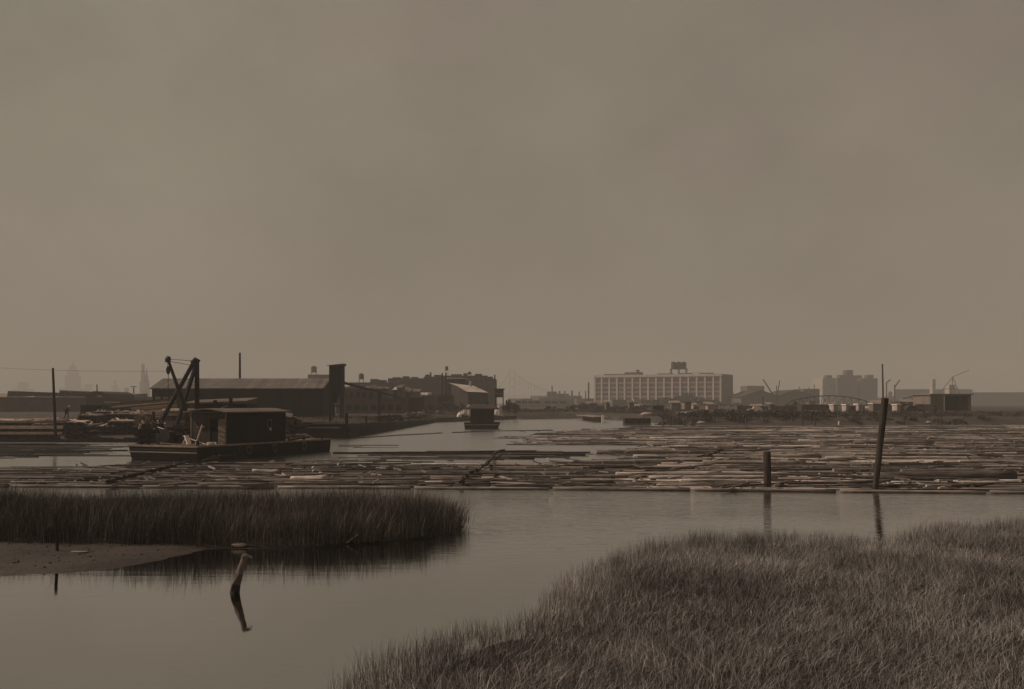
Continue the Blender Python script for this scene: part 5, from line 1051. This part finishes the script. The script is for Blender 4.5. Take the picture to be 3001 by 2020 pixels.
heap('coal_heap', 1918, 1205, 262, 1.6, 1.1, 'dark', 'dark coal heap left of the small dark store on the bank', 'coal heap')
# dock and dark floats at the point
dkp = thing('timber_dock', 'low dark timber dock with a white end post at the head of the creek', 'dock', (X(1740, 262), 262, 0))
p0, p1 = G(1710, 1230), G(1766, 1238)
MB().beam(p0 + Vector((0, 0, .5)), p1 + Vector((0, 0, .5)), .4, 1.0).build('face', M['dark'], dkp); MB().beam(p0 + Vector((0, 2, 1.1)), p1 + Vector((0, 2, 1.1)), 3.5, .12).build('deck', M['rail'], dkp)
MB().box(p1.x-.25, p1.x+.25, p1.y-.5, p1.y-.1, 0, 1.5).build('end_post', M['paint'], dkp)
for (a, b2, yb, lb) in [(1831, 1870, 1246, 'left one of two dark box floats at the tip of the right bank'), (1874, 1907, 1246, 'right one of two dark box floats at the tip of the right bank')]:
    g = G(a, yb); d = g.y; x0, x1 = X(a, d), X(b2, d); t = thing('box_float', lb, 'float', ((x0+x1)/2, d, 0))
    MB().box(x0, x1, d, d+3, -.3, 1.15, 1.2).build('hull', M['hull'], t); MB().box(x0-.05, x1+.05, d-.05, d+3.05, 1.153, 1.25).build('deck', M['dark'], t)
    MB().box(x0-.06, x1+.06, d-.12, d-.01, .1, .25).build('fender', M['rail'], t)
heap('rubble_heap', 1895, 1225, 232, 2.2, 1.0, 'conc', 'pale rubble heap behind the dark box floats', 'rubble heap', 1.0)
heap('rubble_heap', 2025, 1222, 226, 5.5, 1.3, 'side', 'broad grassy rubble mound behind the stub piles', 'rubble heap', .9)
for i in range(34):
    px = R.choice([R.uniform(2040, 2110), R.uniform(2190, 2300), R.uniform(2380, 2560), R.uniform(2640, 2780)]); g = G(px, R.uniform(1239, 1246)); pebble('driftwood_chunk', (g.x, g.y, .3 + .08*(1246-1239)*R.random()), (R.uniform(.3, 1.1), .25, .18), 'pale', 'pale driftwood chunk stranded below the weedy bank', 'driftwood')['group'] = 'driftwood chunks below the weedy bank'

# ------------------------------------------------------------------ trees and bushes
def leafy(name, c, rad, n, ls, mt='leaf', parent=None, seed=1):
    """crown of many small leaf-clump faces in uneven lobes"""
    rg = np.random.default_rng(seed); nl = 9; lc = rg.normal(0, .42, (nl, 3)); lr = rg.uniform(.35, .62, nl)
    k = rg.integers(0, nl, n); u = rg.normal(0, 1, (n, 3)); u /= np.linalg.norm(u, axis=1)[:, None]
    p = (lc[k] + u*(lr[k]*rg.uniform(.6, 1.08, n))[:, None])*np.array(rad) + np.array(c); p = p[p[:, 2] > c[2]-rad[2]*1.0]
    m = len(p); a = rg.normal(0, 1, (m, 3)); a /= np.linalg.norm(a, axis=1)[:, None]; b = np.cross(a, rg.normal(0, 1, (m, 3))); b /= np.linalg.norm(b, axis=1)[:, None]
    s = ls*rg.uniform(.5, 1.4, m)[:, None]; vs = np.stack([p-a*s, p+b*s*.7, p+a*s, p-b*s*.7], 1).reshape(-1, 3)
    mb = MB(); mb.v = [tuple(q) for q in vs]; mb.f = [(4*i, 4*i+1, 4*i+2, 4*i+3) for i in range(m)]; tn = .45+1.1*rg.random(nl); mb.t = list(tn[k[:m]]*rg.uniform(.7, 1.3, m))
    return mb.build(name, M[mt], parent)
def tree(px, yb_z, ytop, wpx, d, label, name='tree', n=700, seed=1, group=None, cat='tree', mt='leaf'):
    x = X(px, d); zt_ = Z(ytop, d); zb_ = yb_z; h = zt_-zb_; rx = wpx*d/F/2
    t = thing(name, label, cat, (x, d, zb_), group); crz = h*.42 if name == 'tree' else h*.5
    MB().tube([(x, d, zb_-.2), (x+.02*h, d, zb_+h*.3), (x-.02*h, d, zb_+h*.75)], [h*.035, h*.025, h*.008], 7).tube([(x, d, zb_+h*.3), (x+rx*.5, d+.1*h, zb_+h*.65)], [h*.015, h*.005], 5).tube([(x, d, zb_+h*.25), (x-rx*.5, d-.1*h, zb_+h*.6)], [h*.015, h*.005], 5).build('trunk', M['bark'], t)
    leafy('crown', (x, d, zb_+h-crz*1.0), (rx*.95, rx*.8, crz*.9), n, rx*.11+.05, mt=mt, parent=t, seed=seed); return t
tree(1491, 1.4, 1174, 34, 246, 'dark round tree just right of the houseboat', seed=3, n=1100)
tree(1510, 1.4, 1192, 20, 250, 'dark bush at the foot of the round tree', 'bush', seed=4, cat='bush')
GB = 'bushes along the bank at the head of the creek'
for i, (px, yt, w, d) in enumerate([(1545, 1197, 26, 300), (1578, 1200, 22, 300), (1612, 1192, 34, 305), (1645, 1197, 30, 300), (1672, 1190, 34, 320), (1700, 1183, 40, 360), (1735, 1180, 44, 380), (1770, 1184, 40, 370), (1800, 1190, 30, 330), (1830, 1188, 36, 340), (1865, 1192, 34, 320), (1890, 1186, 30, 350)]):
    tree(px, 1.4, yt, w, d, 'rounded hazy bush on the bank at the head of the creek', 'bush', 450, 20+i, GB, 'bush')
for i in range(150):
    px = R.uniform(1930, 2980) if i > 60 else R.uniform(1930, 2430); g_ = G(px, 1246).y; d_ = g_ + 1.0 + 21*R.random()**1.5; hh = R.uniform(.6, 1.7) if px < 2430 else R.uniform(.4, 1.0)
    zz0 = float(land_h(np.array([X(px, d_)]), np.array([d_]), sdf(np.array([X(px, d_)]), np.array([d_]), SHORE))[0])
    tree(px, zz0, HY + (CH - zz0 - hh)*F/d_, R.uniform(14, 50), d_, 'low ragged weed clump on the face of the right bank', 'weed_clump', 130, 200+i, 'ragged weed clumps on the face of the right bank', 'weeds')
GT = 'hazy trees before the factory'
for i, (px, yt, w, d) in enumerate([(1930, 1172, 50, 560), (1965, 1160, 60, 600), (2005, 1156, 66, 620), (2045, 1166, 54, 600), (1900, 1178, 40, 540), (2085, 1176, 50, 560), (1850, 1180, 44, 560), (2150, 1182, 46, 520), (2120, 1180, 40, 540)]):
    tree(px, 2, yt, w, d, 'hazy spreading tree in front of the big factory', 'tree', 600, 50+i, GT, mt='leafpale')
for i, (px, yt, w, d) in enumerate([(2180, 1190, 40, 360), (2330, 1178, 30, 330), (2420, 1186, 30, 320), (2590, 1186, 30, 300), (1800, 1205, 24, 285), (2010, 1200, 40, 290), (2060, 1202, 36, 290), (2110, 1200, 40, 290)]):
    tree(px, 1.7, yt, w, d, 'low hazy bush on the right bank', 'bush', 420, 80+i, 'low bushes on the right bank', 'bush')
for i, (px, yt, w, d) in enumerate([(1222, 1180, 26, 255), (1260, 1178, 30, 262), (1300, 1182, 34, 265), (1335, 1180, 30, 262), (1400, 1172, 36, 262), (1430, 1176, 34, 262)]):
    tree(px, 1.3, yt, w, d, 'dark ragged bush before the refinery', 'bush', 420, 110+i, 'ragged bushes before the refinery', 'bush')
# faint filler roofs along the horizon
for i, (a, b2, y0, d) in enumerate([(440, 560, 1165, 900), (1690, 1742, 1168, 900), (2095, 2190, 1168, 900), (2560, 2640, 1166, 1400), (2820, 3100, 1150, 1200), (-200, 120, 1160, 1500), (1490, 1530, 1168, 1300), (1555, 1610, 1160, 1500), (2240, 2360, 1158, 1300)]):
    building('distant_building', 'faint low roofline on the hazy horizon', a, b2, y0, d, 30, 'masstwo', 1.8, group='faint low rooflines on the horizon')

# ------------------------------------------------------------------ haze
hm = bpy.data.materials.new('haze_air'); hm.use_nodes = True; ht_ = hm.node_tree; ht_.nodes.clear()
vo = ht_.nodes.new('ShaderNodeVolumePrincipled'); ou = ht_.nodes.new('ShaderNodeOutputMaterial'); ht_.links.new(vo.outputs[0], ou.inputs['Volume'])
vo.inputs['Density'].default_value = .00053; vo.inputs['Color'].default_value = (.55, .525, .49, 1); vo.inputs['Anisotropy'].default_value = 0.0
me = bpy.data.meshes.new('haze'); mbz = MB().box(-4500, 4500, -60, 4600, -3.5, 160); me.from_pydata(mbz.v, [], mbz.f); me.materials.append(hm)
hz = bpy.data.objects.new('haze', me); COL.objects.link(hz); tag(hz, 'warm smoky haze over the whole creek', kind='stuff')
